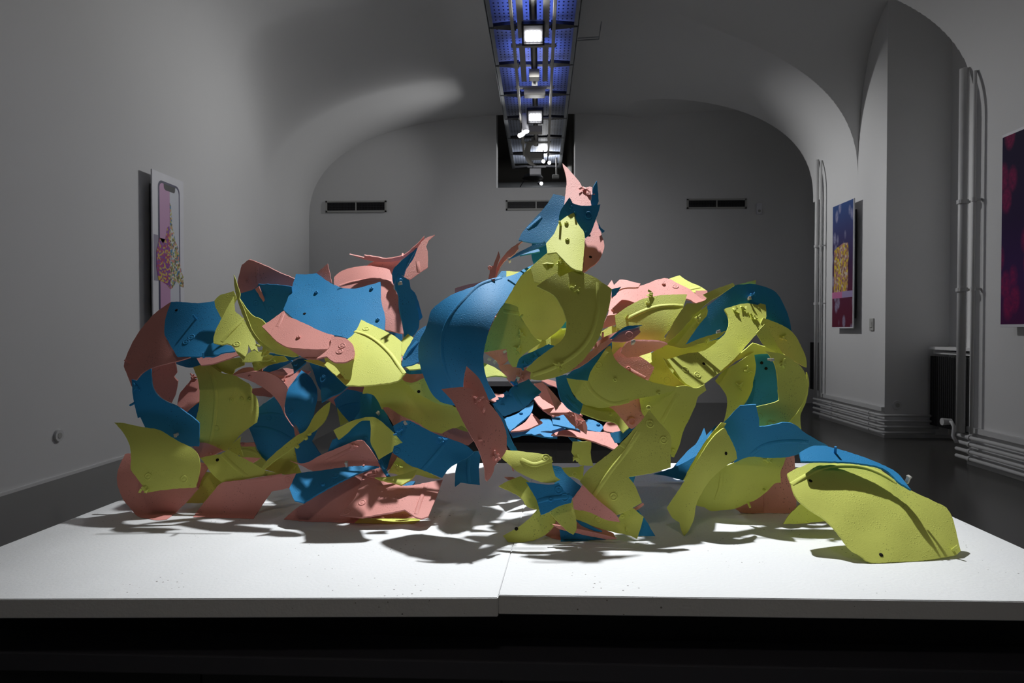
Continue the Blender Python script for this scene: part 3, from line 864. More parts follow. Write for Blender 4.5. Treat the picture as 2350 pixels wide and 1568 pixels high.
# ------------------------------------------------------------------ the sculpture: every shard a curved solid plate
SHARDS = [
('p',1.78,(-0.06,0.07,0.03,0.0,0.0),'393,693 376,704 356,719 337,739 320,760 308,779 297,801 288,823 284,841 287,850 301,867 313,873 324,858 344,846 366,839 385,834 410,828 436,820 424,762 407,714','p|299,834|305,854'),
('p',1.914,(0.0,-0.06,0.0,0.0,0.0),'341,844 368,837 402,832 406,856 399,865 408,875 403,904 394,925 373,915 352,893 337,871',''),
('p',1.88,(-0.05,0.0,0.0,0.0,0.0),'285,840 301,851 309,871 311,896 307,896 301,885 290,856',''),
('b',1.687,(0.0,-0.01,0.0,0.02,0.0),'346,846 348,879 352,893 362,908 378,920 403,931 424,945 442,958 457,972 456,1025 424,1024 393,1025 380,1032 370,1039 367,1046 360,1037 350,1016 340,996 329,973 322,958 316,960 309,932 305,909 302,871 314,874 328,858','s|313,890 p|308,925 t|408,996'),
('y',1.6,(0.0,0.04,0.01,0.02,0.0),'262,970 283,971 306,976 332,981 368,988 403,1009 439,1027 448,1034 456,1047 459,1065 457,1090 449,1119 419,1121 393,1123 362,1127 329,1132 336,1126 324,1111 311,1093 300,1078 301,1055 300,1037 295,1016 281,991','d|340,1094 d|422,1100 e|334,1127'),
('p',1.66,(0.0,0.02,0.0,0.03,0.0),'287,1042 300,1041 316,1050 368,1075 444,1101 454,1122 434,1146 416,1164 393,1185 383,1192 365,1194 342,1191 316,1185 299,1167 282,1146 272,1121 268,1098 274,1070','s|326,1178 p|374,1184'),
('p',1.71,(0.0,0.02,0.0,0.0,0.0),'444,1061 457,1061 484,1067 464,1096 454,1124 444,1101',''),
('y',1.774,(0.03,0.03,0.03,0.01,0.0),'443,843 459,838 477,836 508,856 536,861 556,872 572,881 579,891 578,902 587,909 593,925 594,948 590,970 572,982 554,996 533,1019 521,1034 500,1037 480,1027 457,1022 454,972 449,963 457,930 458,904 454,871','R|477,843|489,871|495,902|494,942|489,983|481,1022 k|531,918 k|554,916 k|572,917 d|496,984 k|503,1024'),
('y',1.76,(0.0,0.0,0.0,0.0,0.0),'552,1002 550,1019 558,1048 521,1039 533,1019',''),
('p',1.874,(0.0,0.08,0.03,0.0,0.0),'442,868 457,871 462,918 442,932 426,946 407,930 411,907 424,889','s|444,866'),
('b',1.909,(0.0,0.0,0.0,0.0,0.0),'419,950 442,930 461,917 457,958 448,968',''),
('b',1.938,(0.0,-0.04,0.0,0.0,0.0),'587,942 628,912 651,940 674,973 679,996 648,1037 615,1060 597,1044 582,1009 570,979','R|595,953|623,950|648,955|671,968 R|579,981|610,983|643,994|669,1009 d|616,959'),
('b',1.889,(0.0,-0.04,0.0,0.0,0.0),'674,1019 702,996 728,988 722,1001 715,1014 738,1047 712,1065 687,1065 674,1039',''),
('p',1.817,(0.0,-0.05,0.02,0.0,0.0),'533,861 572,854 602,853 628,861 646,874 661,894 654,922 653,948 665,970 680,986 693,1004 684,1009 676,996 674,983 656,958 643,930 625,907 597,886 566,871','k|574,865'),
('p',1.92,(0.0,0.02,0.0,0.0,0.0),'531,861 561,844 602,846 602,856 572,862',''),
('p',1.94,(0.0,0.1,0.0,0.0,0.0),'597,862 648,846 679,848 713,852 694,868 661,891 638,879','s|651,875 R|628,858|658,863|684,849'),
('p',2.019,(0.0,0.0,0.0,0.0,0.0),'572,894 607,888 630,904 623,912 584,908',''),
('b',1.96,(0.0,-0.04,0.0,0.0,0.0),'600,853 623,835 661,821 671,830 638,848 618,861',''),
('b',1.77,(0.0,0.09,0.05,0.03,0.0),'692,850 710,863 725,886 729,907 725,930 720,953 712,973 702,994 693,1008 688,999 684,983 671,968 654,940 656,917 660,894 674,875','d|666,946'),
('b',1.793,(0.0,0.1,0.0,0.0,0.0),'733,837 753,848 774,866 799,886 779,902 758,911 738,923 736,896 734,861','k|743,865'),
('b',1.86,(0.0,0.03,0.0,0.0,0.0),'710,832 733,835 738,879 743,904 730,886 720,856',''),
('b',1.75,(0.0,0.12,0.0,0.0,0.0),'668,833 684,824 703,823 702,832 689,843 674,856 673,844','k|679,838'),
('y',1.708,(0.0,0.08,0.0,0.0,0.0),'758,922 753,948 743,968 728,983 710,996 687,1016 659,1037 626,1060 605,1078 600,1075 620,1050 656,1019 682,999 702,988 722,953 743,932','k|702,1006 k|710,996 k|682,1025'),
('y',1.73,(0.0,-0.02,0.0,0.0,0.0),'604,1078 633,1047 674,1023 679,1050 683,1070 692,1088 646,1089 623,1082','R|615,1078|623,1060|646,1039|671,1028 p|678,1071'),
('y',1.68,(0.0,0.05,0.0,0.02,0.0),'459,1051 482,1046 508,1042 523,1032 544,1044 559,1052 584,1065 610,1080 647,1088 610,1092 579,1097 546,1103 508,1107 495,1096 482,1083 475,1070','R|508,1042|526,1060|546,1078|569,1096 h|499,1056'),
('y',1.72,(0.0,0.02,0.0,0.0,0.0),'470,1083 485,1085 503,1093 516,1107 498,1126 470,1155 426,1155 444,1126','d|459,1110'),
('p',1.734,(0.0,0.04,0.0,0.0,0.0),'442,1024 457,1016 480,1019 513,1034 485,1046 457,1051','p|485,1041'),
('p',1.8,(0.0,0.04,0.0,0.0,0.0),'554,1050 598,1051 577,1064',''),
('y',1.95,(0.0,0.0,0.0,0.0,0.0),'546,1024 582,1018 592,1039 610,1060 602,1075 577,1065 551,1050','R|551,1032|572,1034|592,1044'),
('p',1.913,(0.0,0.0,0.0,0.0,0.0),'550,1016 583,1016 587,1025 551,1025','p|559,1019'),
('p',1.655,(0.0,0.0,0.01,0.0,0.0),'498,1117 510,1108 546,1103 597,1097 679,1087 684,1116 623,1129 602,1159 582,1191 521,1189 443,1187 464,1159 485,1134','k|478,1175 k|521,1176 d|661,1102 R|572,1106|610,1099|648,1093'),
('b',1.6,(0.0,0.12,0.0,0.03,0.0),'664,1121 679,1088 707,1083 738,1080 768,1075 804,1071 835,1069 870,1071 855,1075 830,1083 799,1097 766,1113 738,1129 717,1141 697,1154 676,1149 669,1134','d|770,1092 k|742,1113 t|796,1071'),
('p',1.63,(0.0,0.06,0.02,0.03,0.0),'651,1192 676,1170 702,1153 738,1129 766,1113 799,1097 837,1085 830,1113 817,1146 830,1187 812,1201 753,1198 702,1197','s|740,1189'),
('p',1.6,(0.0,0.12,0.01,0.0,0.0),'835,1088 855,1097 888,1106 926,1115 957,1112 983,1107 1016,1101 1003,1136 983,1185 967,1190 955,1187 929,1170 893,1177 845,1185 824,1187 779,1181 812,1146 824,1116','R|978,1113|970,1136|962,1157|955,1180 d|831,1154 d|796,1175'),
('p',1.645,(0.0,-0.03,0.0,0.0,0.0),'824,1184 893,1173 929,1166 957,1186 967,1190 906,1189 845,1189',''),
('y',1.65,(0.0,0.03,0.0,0.0,0.0),'819,1185 881,1186 932,1186 967,1189 952,1201 881,1202 814,1201',''),
('p',1.677,(0.0,0.0,0.0,0.0,0.0),'665,1058 684,1064 707,1061 738,1044 779,1027 819,1011 835,1013 850,1032 868,1060 873,1075 835,1075 779,1083 738,1085 712,1079 687,1067','R|743,1062|774,1047|804,1032|836,1016 s|812,1025'),
('p',1.66,(0.0,0.1,0.0,0.0,0.0),'835,1076 870,1071 896,1094 855,1096 833,1089','p|837,1080 e|855,1089'),
('y',1.66,(0.0,0.04,0.02,0.0,0.0),'765,988 784,978 804,968 830,960 855,957 876,968 898,988 926,1016 906,1032 881,1047 869,1055 858,1032 850,1014 851,983 849,965 830,965 812,978 796,994 776,1009',''),
('b',1.691,(0.0,0.03,0.0,0.0,0.0),'849,959 855,973 858,999 858,1019 865,1034 876,1057 891,1089 870,1075 850,1034 830,1014 779,1032 748,1047 763,1010 776,1004 799,991 817,973 830,963','k|839,1006'),
('b',1.645,(0.0,0.12,0.0,0.0,0.0),'867,1058 876,1065 886,1080 898,1096 887,1093 877,1078',''),
('b',1.774,(0.0,0.05,0.0,0.0,0.0),'826,907 845,903 863,908 873,927 883,940 893,963 905,986 904,996 876,973 855,962 830,965 802,973 822,950 827,935','t|869,951'),
('b',1.896,(0.0,-0.03,0.0,0.0,0.0),'766,918 796,894 835,902 832,922 832,948 799,970 779,953','R|776,940|799,930|824,927'),
('p',1.952,(0.0,-0.04,0.0,0.0,0.0),'750,916 794,889 845,882 842,904 796,899 770,922 776,937',''),
('y',1.859,(0.0,0.03,0.0,0.0,0.0),'773,935 784,950 800,968 781,977',''),
('p',1.704,(0.0,0.04,0.0,0.0,0.0),'878,936 891,935 919,953 957,970 983,987 1013,996 1039,983 1057,987 1087,996 1090,1009 1074,1022 1039,1015 998,999 957,978 929,973 904,978 893,960',''),
('b',1.648,(0.0,0.03,0.0,0.0,0.0),'902,978 916,970 934,965 957,974 998,995 1039,1010 1069,1022 1088,1038 1074,1050 1054,1060 1031,1075 1014,1097 967,1078 939,1067 916,1050 901,1039 904,1024 924,1016 909,999','s|916,996 t|932,973 s|1016,1011 d|911,1036 R|1018,1022|998,1047|970,1078'),
('p',1.7,(0.0,0.03,0.0,0.0,0.0),'900,1039 923,1055 906,1069 886,1082',''),
('y',1.68,(0.0,0.02,0.0,0.0,0.0),'911,1050 967,1076 1011,1099 983,1097 956,1090 932,1093 891,1085','s|914,1073'),
('b',1.72,(0.0,0.02,0.0,0.0,0.0),'868,1055 906,1032 904,1065 883,1080',''),
('y',1.62,(0.0,0.1,0.0,0.0,0.0),'956,1078 952,1090 939,1103 921,1113 904,1108 876,1102 860,1096 898,1094 926,1088',''),
('b',1.642,(0.0,0.1,0.0,0.0,0.0),'921,1116 939,1106 953,1105 944,1115 932,1120',''),
('b',1.78,(0.0,-0.01,0.0,0.0,0.0),'1044,1118 1045,1082 1052,1055 1084,1038 1105,1036 1099,1074 1101,1114 1076,1111 1057,1108','R|1076,1050|1074,1079|1076,1108'),
('y',1.751,(0.02,-0.02,0.0,0.05,0.0),'837,884 916,863 929,876 957,899 998,920 1034,930 1059,948 1080,996 1057,994 1039,988 1013,1000 983,991 957,974 919,958 891,941 876,940 868,922 858,908 842,903 832,904',''),
('y',1.705,(0.0,0.03,0.0,0.0,0.0),'926,874 944,879 978,866 998,896 1018,912 1039,932 1008,928 978,914 952,899','h|961,899'),
('p',1.826,(0.0,0.0,0.0,0.0,0.0),'915,867 932,854 970,853 976,868 952,882 934,880',''),
('y',1.726,(0.0,0.04,0.0,0.0,0.0),'1044,983 1059,977 1074,986 1085,999 1057,991',''),
('y',1.67,(0.0,0.14,0.0,0.02,0.0),'829,734 867,752 898,767 922,785 921,842 931,856 913,874 867,882 830,885 794,884 804,873 811,835 814,806 806,791 795,780 813,765','R|814,760|842,770|869,787|896,813|915,840|927,857 d|840,755'),
('y',1.69,(0.0,0.12,0.0,0.0,0.0),'741,835 752,831 767,840 779,854 792,871 806,873 794,884 774,865',''),
('y',1.76,(0.03,-0.02,0.0,0.0,0.0),'743,820 813,806 816,835 806,874 792,876 779,859 767,845 748,835',''),
('y',1.74,(0.0,0.05,0.0,0.0,0.0),'697,826 726,826 750,835 745,842 716,833',''),
('p',1.729,(0.0,0.13,0.0,0.0,0.0),'601,749 652,713 661,726 678,733 702,744 736,760 767,770 761,789 752,801 721,802 692,800 658,796 636,784 617,765','k|685,775 R|636,750|644,736|650,719'),
('p',1.74,(0.0,-0.12,0.0,0.0,0.0),'656,794 721,800 755,799 765,820 714,827 680,812',''),
('p',1.665,(0.0,0.11,0.0,0.0,0.0),'760,772 794,777 811,794 814,811 811,823 792,831 765,830 750,818 726,823 755,799','d|779,807 d|785,794'),
('b',1.83,(0.0,0.12,0.0,0.0,0.0),'679,629 702,630 726,627 743,639 765,653 794,662 823,661 852,653 873,647 875,690 884,728 882,759 867,762 842,772 801,777 787,773 736,762 702,749 673,731 650,710 668,665','k|726,672 k|853,663 k|867,734 h|699,720'),
('p',1.859,(0.0,0.1,0.02,0.02,0.0),'767,636 784,622 813,613 845,610 871,612 894,619 903,641 903,663 918,678 920,714 926,745 931,766 908,762 874,753 862,690 842,670 794,670 770,661 766,648','R|779,656|811,647|847,642|874,644|899,646'),
('p',1.926,(0.0,0.05,0.0,0.0,0.0),'721,632 752,605 761,648 743,644',''),
('p',1.898,(0.0,-0.1,0.0,0.0,0.0),'802,584 836,592 836,586 862,590 886,594 913,590 934,581 951,566 964,554 974,543 971,556 951,576 934,588 915,598 891,601 862,601 833,595','p|924,584'),
('p',1.954,(0.0,0.0,0.0,0.0,0.0),'838,612 862,599 891,599 920,596 905,617 903,634 894,624 871,617',''),
('p',1.837,(0.05,0.06,0.0,0.0,0.0),'998,539 985,550 978,566 982,578 982,613 961,627 940,642 927,636 933,617 949,593 959,568 974,549','R|958,600|960,614|961,624'),
('b',1.895,(0.0,0.0,0.0,0.0,0.0),'903,617 934,588 951,574 961,566 942,612 930,635 913,629 904,656 900,636',''),
('b',1.841,(0.0,0.0,0.0,0.0,0.0),'953,574 939,590 930,610 922,632 926,632 934,611 943,593',''),
('b',1.782,(0.08,0.02,0.0,0.0,0.0),'913,627 939,644 945,670 956,704 962,731 961,753 947,772 930,777 925,745 918,714 915,678 908,663 909,646','t|915,652 k|919,644'),
('b',1.81,(0.05,0.0,0.0,0.0,0.0),'943,663 956,680 970,728 960,738 949,694',''),
('b',1.829,(0.0,0.06,0.0,0.0,0.0),'886,762 922,762 924,787 903,774',''),
('y',1.732,(0.0,0.12,0.0,0.0,0.0),'921,782 936,766 951,777 942,796 926,820 920,811',''),
('b',1.684,(0.0,0.07,0.0,0.0,0.0),'978,747 959,760 944,784 925,818 922,842 944,838 964,828 968,787','R|927,823|944,801|959,784'),
('y',1.704,(0.0,0.12,0.0,0.0,0.0),'930,841 949,834 970,838 968,846 939,848',''),
('b',1.783,(0.0,0.0,0.0,0.0,0.0),'925,852 964,842 978,847 978,857 939,859',''),
('p',1.92,(0.0,-0.05,0.02,0.0,0.0),'571,596 587,601 611,611 638,624 676,640 681,665 628,690 591,690 551,680 545,651 555,608','k|568,643 R|589,612|591,636|591,651'),
('b',1.87,(0.0,-0.02,0.0,0.0,0.0),'548,675 584,663 593,652 628,653 669,658 671,685 659,714 618,738 599,741 579,731 558,704','d|588,697 d|623,710 R|606,690|618,721'),
('p',1.855,(0.0,-0.02,0.0,0.0,0.0),'585,663 594,657 607,690 604,693',''),
('y',1.69,(0.0,0.04,0.0,0.0,0.0),'536,630 540,639 545,656 551,675 549,685 558,704 567,728 579,758 594,779 618,799 647,811 681,818 674,819 640,813 613,804 589,784 572,758 560,731 548,699 540,670 537,646','p|595,794'),
('y',1.76,(0.0,-0.02,0.0,0.0,0.0),'549,685 560,701 579,724 601,734 623,762 638,782 667,796 686,819 647,812 618,800 594,782 579,760 567,731',''),
('y',1.753,(0.0,0.06,0.0,0.0,0.0),'492,690 504,678 524,672 536,668 543,685 526,714 508,731 494,704',''),
('y',1.7,(0.03,0.08,0.03,0.0,0.0),'536,680 539,714 555,728 572,753 584,777 593,808 584,801 577,805 570,791 567,811 558,828 550,816 543,808 536,794 521,788 509,791 490,787 490,774 497,753 514,721','R|509,784|526,765|545,745|558,730 d|543,790'),
('b',1.74,(0.0,0.085,0.02,0.0,0.0),'393,693 414,693 453,696 482,693 511,686 519,704 521,728 509,753 504,774 516,791 531,794 540,806 507,811 492,818 458,818 406,818 385,782 377,762 381,726','d|427,785 d|439,774 p|450,733 h|405,712 p|467,819'),
('p',1.77,(0.0,0.1,0.0,0.0,0.0),'451,822 482,817 548,805 551,814 519,825 492,834 461,838',''),
('b',1.9,(0.0,-0.03,0.0,0.0,0.0),'399,834 434,816 458,820 465,838 480,838 434,844',''),
('y',1.78,(0.0,0.08,0.0,0.0,0.0),'555,830 570,811 579,805 599,808 628,817 618,827 579,830',''),
('y',1.84,(0.0,0.04,0.0,0.0,0.0),'578,833 623,818 652,817 662,827 616,838 585,853','p|630,830'),
('y',1.826,(0.0,0.03,0.0,0.0,0.0),'484,835 531,823 562,820 560,838 539,847 533,862 519,857 504,850',''),
('y',1.821,(0.0,0.12,0.0,0.0,0.0),'476,835 487,836 508,852 504,856 485,846',''),
('y',1.73,(0.0,0.08,0.0,0.0,0.0),'599,817 604,794 620,806 611,816','s|608,808'),
('b',1.92,(0.0,0.0,0.0,0.0,0.0),'591,811 657,813 691,818 667,828 650,830 599,825',''),
('p',1.82,(0.0,0.11,0.0,0.0,0.0),'1291,375 1303,386 1316,401 1328,415 1338,433 1354,428 1359,430 1359,444 1355,460 1358,475 1316,475 1303,470 1294,480 1298,437 1300,414','e|1341,438 e|1355,444'),
('b',1.79,(0.03,0.0,0.0,0.0,0.0),'1370,415 1372,437 1374,462 1369,475 1355,475 1359,449 1362,429',''),
('b',1.753,(0.0,0.02,0.04,0.0,0.0),'1307,453 1314,466 1333,472 1354,472 1378,469 1373,488 1364,513 1356,534 1344,546 1328,534 1313,503 1287,508 1281,516 1285,488 1295,470','o|1350,495 k|1310,476 p|1319,488 p|1344,531'),
('b',1.8,(-0.02,0.07,0.0,0.0,0.0),'1270,445 1296,451 1298,470 1290,490 1285,513 1272,539 1257,558 1222,557 1190,551 1198,534 1221,508 1242,485 1257,467','R|1211,526|1226,513|1242,498'),
('y',1.68,(0.0,0.11,0.03,0.0,0.0),'1317,488 1326,513 1341,536 1340,579 1336,622 1313,615 1277,579 1256,582 1253,559 1272,536 1282,513 1298,498','k|1300,513 k|1302,551 p|1287,518'),
('y',1.71,(0.0,0.06,0.0,0.0,0.0),'1254,582 1270,570 1290,577 1318,602 1335,620 1313,630 1285,638 1272,633 1242,651 1226,646 1218,613 1236,597','s|1286,604'),
('p',1.76,(0.03,0.11,0.0,0.0,0.0),'1365,498 1373,518 1387,564 1372,600 1358,611 1342,624 1332,623 1335,579 1336,539 1351,523','h|1355,590 h|1352,540'),
('b',1.789,(0.0,0.0,0.0,0.0,0.0),'1374,513 1379,523 1388,530 1383,535 1378,528 1374,523',''),
('b',1.82,(0.0,0.02,0.0,0.0,0.0),'1221,555 1259,555 1259,582 1239,600 1225,606 1220,590',''),
('b',1.7,(0.0,0.05,0.0,0.0,0.0),'1250,554 1255,562 1226,572 1190,585 1168,595 1185,582 1221,564',''),
('b',1.75,(0.0,0.12,0.0,0.0,0.0),'1193,586 1236,569 1239,577',''),
('p',1.76,(0.0,0.04,0.0,0.0,0.0),'1206,548 1189,564 1190,572 1175,587 1157,600 1146,618 1137,642 1132,641 1142,610 1150,595 1168,574 1188,559','t|1169,600'),
('p',1.74,(0.0,0.04,0.0,0.0,0.0),'1144,576 1148,590 1142,605 1136,643 1120,643 1124,620 1122,613 1132,610','k|1124,615'),
('b',1.84,(0.0,0.1,0.0,0.0,0.0),'1139,638 1151,622 1162,622 1162,637',''),
('y',1.85,(0.0,0.1,0.0,0.0,0.0),'1160,622 1198,624 1190,636 1160,636',''),
('b',1.53,(0.0,0.036,0.05,0.045,0.0),'1249,607 1230,606 1205,616 1180,630 1140,641 1080,660 1040,675 1012,692 990,712 983,735 978,752 964,780 960,800 960,820 965,843 971,860 980,882 990,902 1005,918 1020,926 1075,935 1123,918 1138,911 1126,891 1116,868 1111,845 1109,819 1113,792 1121,763 1133,733 1146,711 1165,684 1183,653 1203,625 1225,615','R|1150,637|1099,655|1063,689|1040,717|1024,745|1015,775|1014,805|1018,835|1026,862|1038,890'),
('p',1.65,(0.0,0.0,0.0,0.0,0.0),'1044,662 1063,656 1099,648 1137,639 1129,653 1086,666 1045,679',''),
('y',1.771,(0.0,-0.07,0.0,0.0,0.0),'1190,640 1225,612 1262,605 1300,615 1310,640 1305,690 1305,725 1290,750 1270,768 1250,782 1225,775 1205,755 1185,735 1165,710 1155,690 1175,660',''),
('y',1.56,(0.02,0.035,0.02,0.01,0.0),'1231,657 1254,641 1277,627 1285,636 1313,623 1331,616 1338,625 1364,636 1389,653 1404,664 1399,700 1390,729 1376,773 1356,804 1332,833 1303,855 1267,868 1235,873 1217,870 1218,855 1206,849 1235,821 1269,797 1291,778 1300,754 1299,730 1288,703 1270,677','R|1372,648|1372,690|1371,718|1356,768|1332,802|1298,828|1259,848|1223,860 s|1320,664 s|1282,838'),
('y',1.66,(0.0,0.0,0.0,0.0,0.0),'1156,695 1138,727 1121,763 1109,792 1109,809 1138,804 1162,801 1166,826 1177,843 1186,842 1191,824 1211,807 1242,787 1223,770 1208,748 1194,724 1189,705 1172,698','s|1196,767 s|1189,802 R|1155,714|1172,717|1191,719 p|1196,727'),
('y',1.836,(0.0,0.05,0.0,0.0,0.0),'1230,775 1264,761 1305,748 1305,768 1284,790 1269,799 1242,807 1211,809 1235,790',''),
('b',1.84,(0.0,-0.02,0.0,0.0,0.0),'1264,751 1286,724 1305,714 1305,752 1279,754',''),
('b',1.7,(0.0,0.02,0.0,0.0,0.0),'1184,843 1194,821 1223,807 1259,790 1274,794 1245,819 1218,836 1199,845','e|1223,821 e|1204,839'),
('p',1.74,(0.0,0.0,0.0,0.0,0.0),'1109,808 1162,798 1170,826 1148,843 1138,828 1121,816','t|1124,825 t|1136,831 t|1159,807'),
('p',1.72,(0.0,0.05,0.0,0.0,0.0),'1143,840 1165,836 1177,838 1199,836 1223,855 1219,870 1194,877 1177,887 1162,867','s|1194,865 t|1189,872'),
('y',1.68,(0.0,0.1,0.0,0.0,0.0),'1108,833 1128,840 1150,853 1164,865 1138,862 1111,866',''),
('p',1.445,(0.02,0.03,0.04,0.0,0.0),'1013,893 1041,890 1065,889 1087,896 1114,918 1131,935 1145,954 1156,974 1162,996 1163,1017 1161,1036 1149,1053 1135,1070 1133,1082 1124,1099 1118,1105 1114,1099 1113,1079 1105,1050 1092,1019 1076,992 1055,953 1040,924','s|1097,917 p|1110,945 p|1100,1010 s|1137,1048'),
('p',1.498,(0.03,0.02,0.0,0.0,0.0),'1071,841 1090,858 1104,877 1114,899 1124,925 1107,913 1087,901 1065,891 1065,870',''),
('b',1.525,(0.0,0.0,0.0,0.0,0.0),'1128,925 1145,945 1158,964 1165,986 1174,1010 1186,1034 1206,1056 1224,1072 1199,1068 1184,1054 1172,1034 1161,1017 1160,996 1148,962','R|1177,1027|1186,1044|1201,1061'),
('p',1.53,(0.0,0.0,0.0,0.0,0.0),'1162,1025 1168,1039 1180,1083 1176,1080 1164,1044',''),
('b',1.595,(0.02,0.02,0.0,0.25,0.0),'1131,929 1162,906 1172,891 1194,879 1214,870 1220,879 1242,899 1223,918 1201,938 1158,956 1143,950','R|1177,901|1186,918|1199,938 s|1182,882 e|1150,918 e|1167,908'),
('b',1.86,(0.0,0.25,0.0,0.0,0.0),'1153,960 1186,950 1225,920 1220,945 1204,962 1170,990','k|1196,950'),
('b',1.867,(0.0,0.25,0.0,0.0,0.0),'1170,991 1211,979 1242,962 1264,962 1269,976 1298,984 1279,994 1279,1004 1247,1002 1211,996 1177,1003',''),
('b',1.838,(0.0,0.22,0.0,0.0,0.0),'1266,957 1291,948 1312,966 1332,988 1298,980 1269,974',''),
('b',1.857,(0.0,0.2,0.0,0.0,0.0),'1342,964 1361,964 1388,979 1377,992 1346,986','k|1373,976'),
('p',1.808,(0.0,0.2,0.0,0.0,0.0),'1220,948 1245,969 1211,985 1172,990 1206,968',''),
('p',1.813,(0.0,0.22,0.0,0.0,0.0),'1223,913 1240,908 1276,938 1286,923 1312,933 1337,954 1308,946 1269,956 1242,936',''),
('p',1.735,(0.0,0.09,0.0,0.0,0.0),'1252,882 1269,901 1288,925 1275,941 1264,913',''),
('p',1.796,(0.0,-0.02,0.0,0.0,0.0),'1225,882 1245,878 1259,894 1271,933 1240,911',''),
('p',1.748,(0.0,0.05,0.0,0.0,0.0),'1293,950 1317,945 1339,962 1348,981 1346,997 1330,986 1308,969','s|1309,952 s|1331,970 R|1315,950|1322,966|1325,984'),
('p',1.764,(0.0,0.18,0.0,0.0,0.0),'1265,998 1291,988 1332,987 1378,992 1397,987 1419,1024 1412,1032 1356,1011 1308,1000',''),
('p',1.855,(0.0,0.15,0.0,0.0,0.0),'1119,916 1131,903 1165,905 1153,918 1138,924',''),
('p',1.879,(0.0,0.1,0.0,0.0,0.0),'1242,874 1259,871 1284,879 1284,891 1264,884',''),
('b',1.803,(0.0,0.05,0.0,0.0,0.0),'1304,1003 1332,1011 1354,1027 1327,1023',''),
('y',1.76,(0.0,0.0,0.1,0.0,0.0),'1314,1014 1357,1014 1356,1045 1362,1070 1331,1068 1311,1038','e|1321,1050'),
('b',1.656,(0.04,0.03,0.0,0.0,0.0),'1276,865 1300,860 1310,894 1320,913 1337,925 1337,945 1330,951 1308,940 1288,918 1281,894','R|1298,908|1312,925|1330,940'),
('y',1.578,(0.0,0.02,0.03,0.04,0.0),'1401,788 1404,807 1409,820 1422,836 1444,852 1465,864 1486,873 1512,881 1544,887 1568,887 1544,898 1512,906 1470,914 1438,923 1407,932 1380,937 1354,932 1337,927 1320,910 1309,891 1300,868 1328,872 1349,874 1355,854 1370,831 1391,799','R|1346,876|1359,899|1386,920|1412,927|1444,920 d|1374,839 k|1412,872 k|1511,902'),
('b',1.627,(0.0,-0.03,0.0,0.0,0.0),'1296,868 1333,836 1367,810 1404,783 1404,818 1380,844 1356,876 1328,874',''),
('p',1.6,(0.0,0.03,0.0,0.0,0.0),'1301,854 1333,825 1359,804 1401,776 1405,784 1370,814 1333,841',''),
('p',1.694,(0.0,0.06,0.0,0.0,0.0),'1343,804 1380,778 1436,752 1407,778 1372,796','p|1367,788 p|1383,775'),
('p',1.709,(0.0,0.05,0.0,0.0,0.0),'1404,818 1425,796 1438,804 1454,810 1488,831 1502,844 1488,874 1465,868 1444,856 1422,840','k|1442,846 R|1438,844|1459,857|1480,868'),
('p',1.663,(0.0,-0.14,0.0,0.0,0.0),'1424,810 1438,788 1452,783 1480,783 1518,786 1532,791 1496,808 1465,818 1438,821',''),
('y',1.735,(0.0,0.0,0.0,0.0,0.0),'1399,786 1417,782 1444,788 1430,804 1407,820',''),
('y',1.741,(0.0,0.12,0.0,0.0,0.0),'1452,811 1494,807 1496,831 1486,836',''),
('p',1.612,(0.0,0.04,0.0,0.0,0.0),'1403,783 1409,770 1428,759 1465,752 1470,762 1449,780 1428,785','d|1444,769 t|1452,788'),
('y',1.77,(0.0,0.02,0.0,0.0,0.0),'1494,810 1529,790 1565,795 1610,788 1663,775 1636,807 1583,839 1573,865 1573,886 1544,891 1512,885 1479,876 1488,844','d|1531,873'),
('b',1.605,(0.0,0.03,0.0,0.0,0.0),'1399,777 1417,762 1438,749 1474,746 1452,754 1428,760 1407,777',''),
('y',1.719,(0.0,0.06,0.0,0.02,0.0),'1411,724 1428,712 1449,699 1475,686 1507,679 1544,676 1577,676 1570,699 1560,728 1544,749 1525,770 1528,791 1504,787 1480,785 1449,783 1465,762 1469,749 1438,753 1415,759','R|1438,733|1470,717|1504,705|1539,701|1568,702 k|1487,696 e|1488,678 p|1437,730'),
('p',1.844,(0.0,0.16,0.0,0.0,0.0),'1392,659 1404,643 1409,654 1428,656 1470,656 1504,643 1531,639 1557,651 1583,664 1610,686 1626,686 1597,696 1577,686 1544,686 1507,686 1475,694 1438,709 1411,729 1394,729 1401,686 1404,662','d|1550,658 k|1523,653 k|1407,712'),
('p',1.819,(0.0,0.16,0.0,0.0,0.0),'1401,662 1422,642 1438,643 1470,651 1465,659 1428,662 1404,683',''),
('y',1.95,(0.0,0.16,0.0,0.0,0.0),'1528,642 1560,632 1581,646 1604,656 1623,668 1597,672 1557,656','R|1583,664|1607,659'),
('b',1.718,(0.0,0.0,0.0,0.0,0.0),'1404,664 1426,658 1413,678 1404,683',''),
('p',1.89,(0.0,0.12,0.0,0.0,0.0),'1591,694 1626,686 1623,667 1597,667',''),
('p',1.739,(0.0,-0.04,0.0,0.0,0.0),'1380,753 1394,725 1415,721 1417,744 1386,754',''),
('y',1.797,(0.0,0.08,0.0,0.0,0.0),'1375,765 1415,738 1417,762 1383,778','t|1409,749'),
('y',1.71,(0.0,0.04,0.0,0.0,0.0),'1614,676 1644,663 1682,649 1686,655 1649,679 1623,696 1589,730 1560,762 1527,791 1523,783 1541,749 1557,722 1576,696 1607,695 1623,684','s|1601,732'),
('y',1.725,(0.0,0.02,0.0,0.0,0.0),'1523,788 1557,757 1597,720 1623,701 1623,722 1602,749 1573,791 1612,775 1668,759 1649,775 1610,788 1570,799 1546,795 1531,792','t|1647,763 p|1623,786'),
('y',1.915,(0.0,0.02,0.0,0.0,0.0),'1684,655 1735,643 1734,653 1702,656',''),
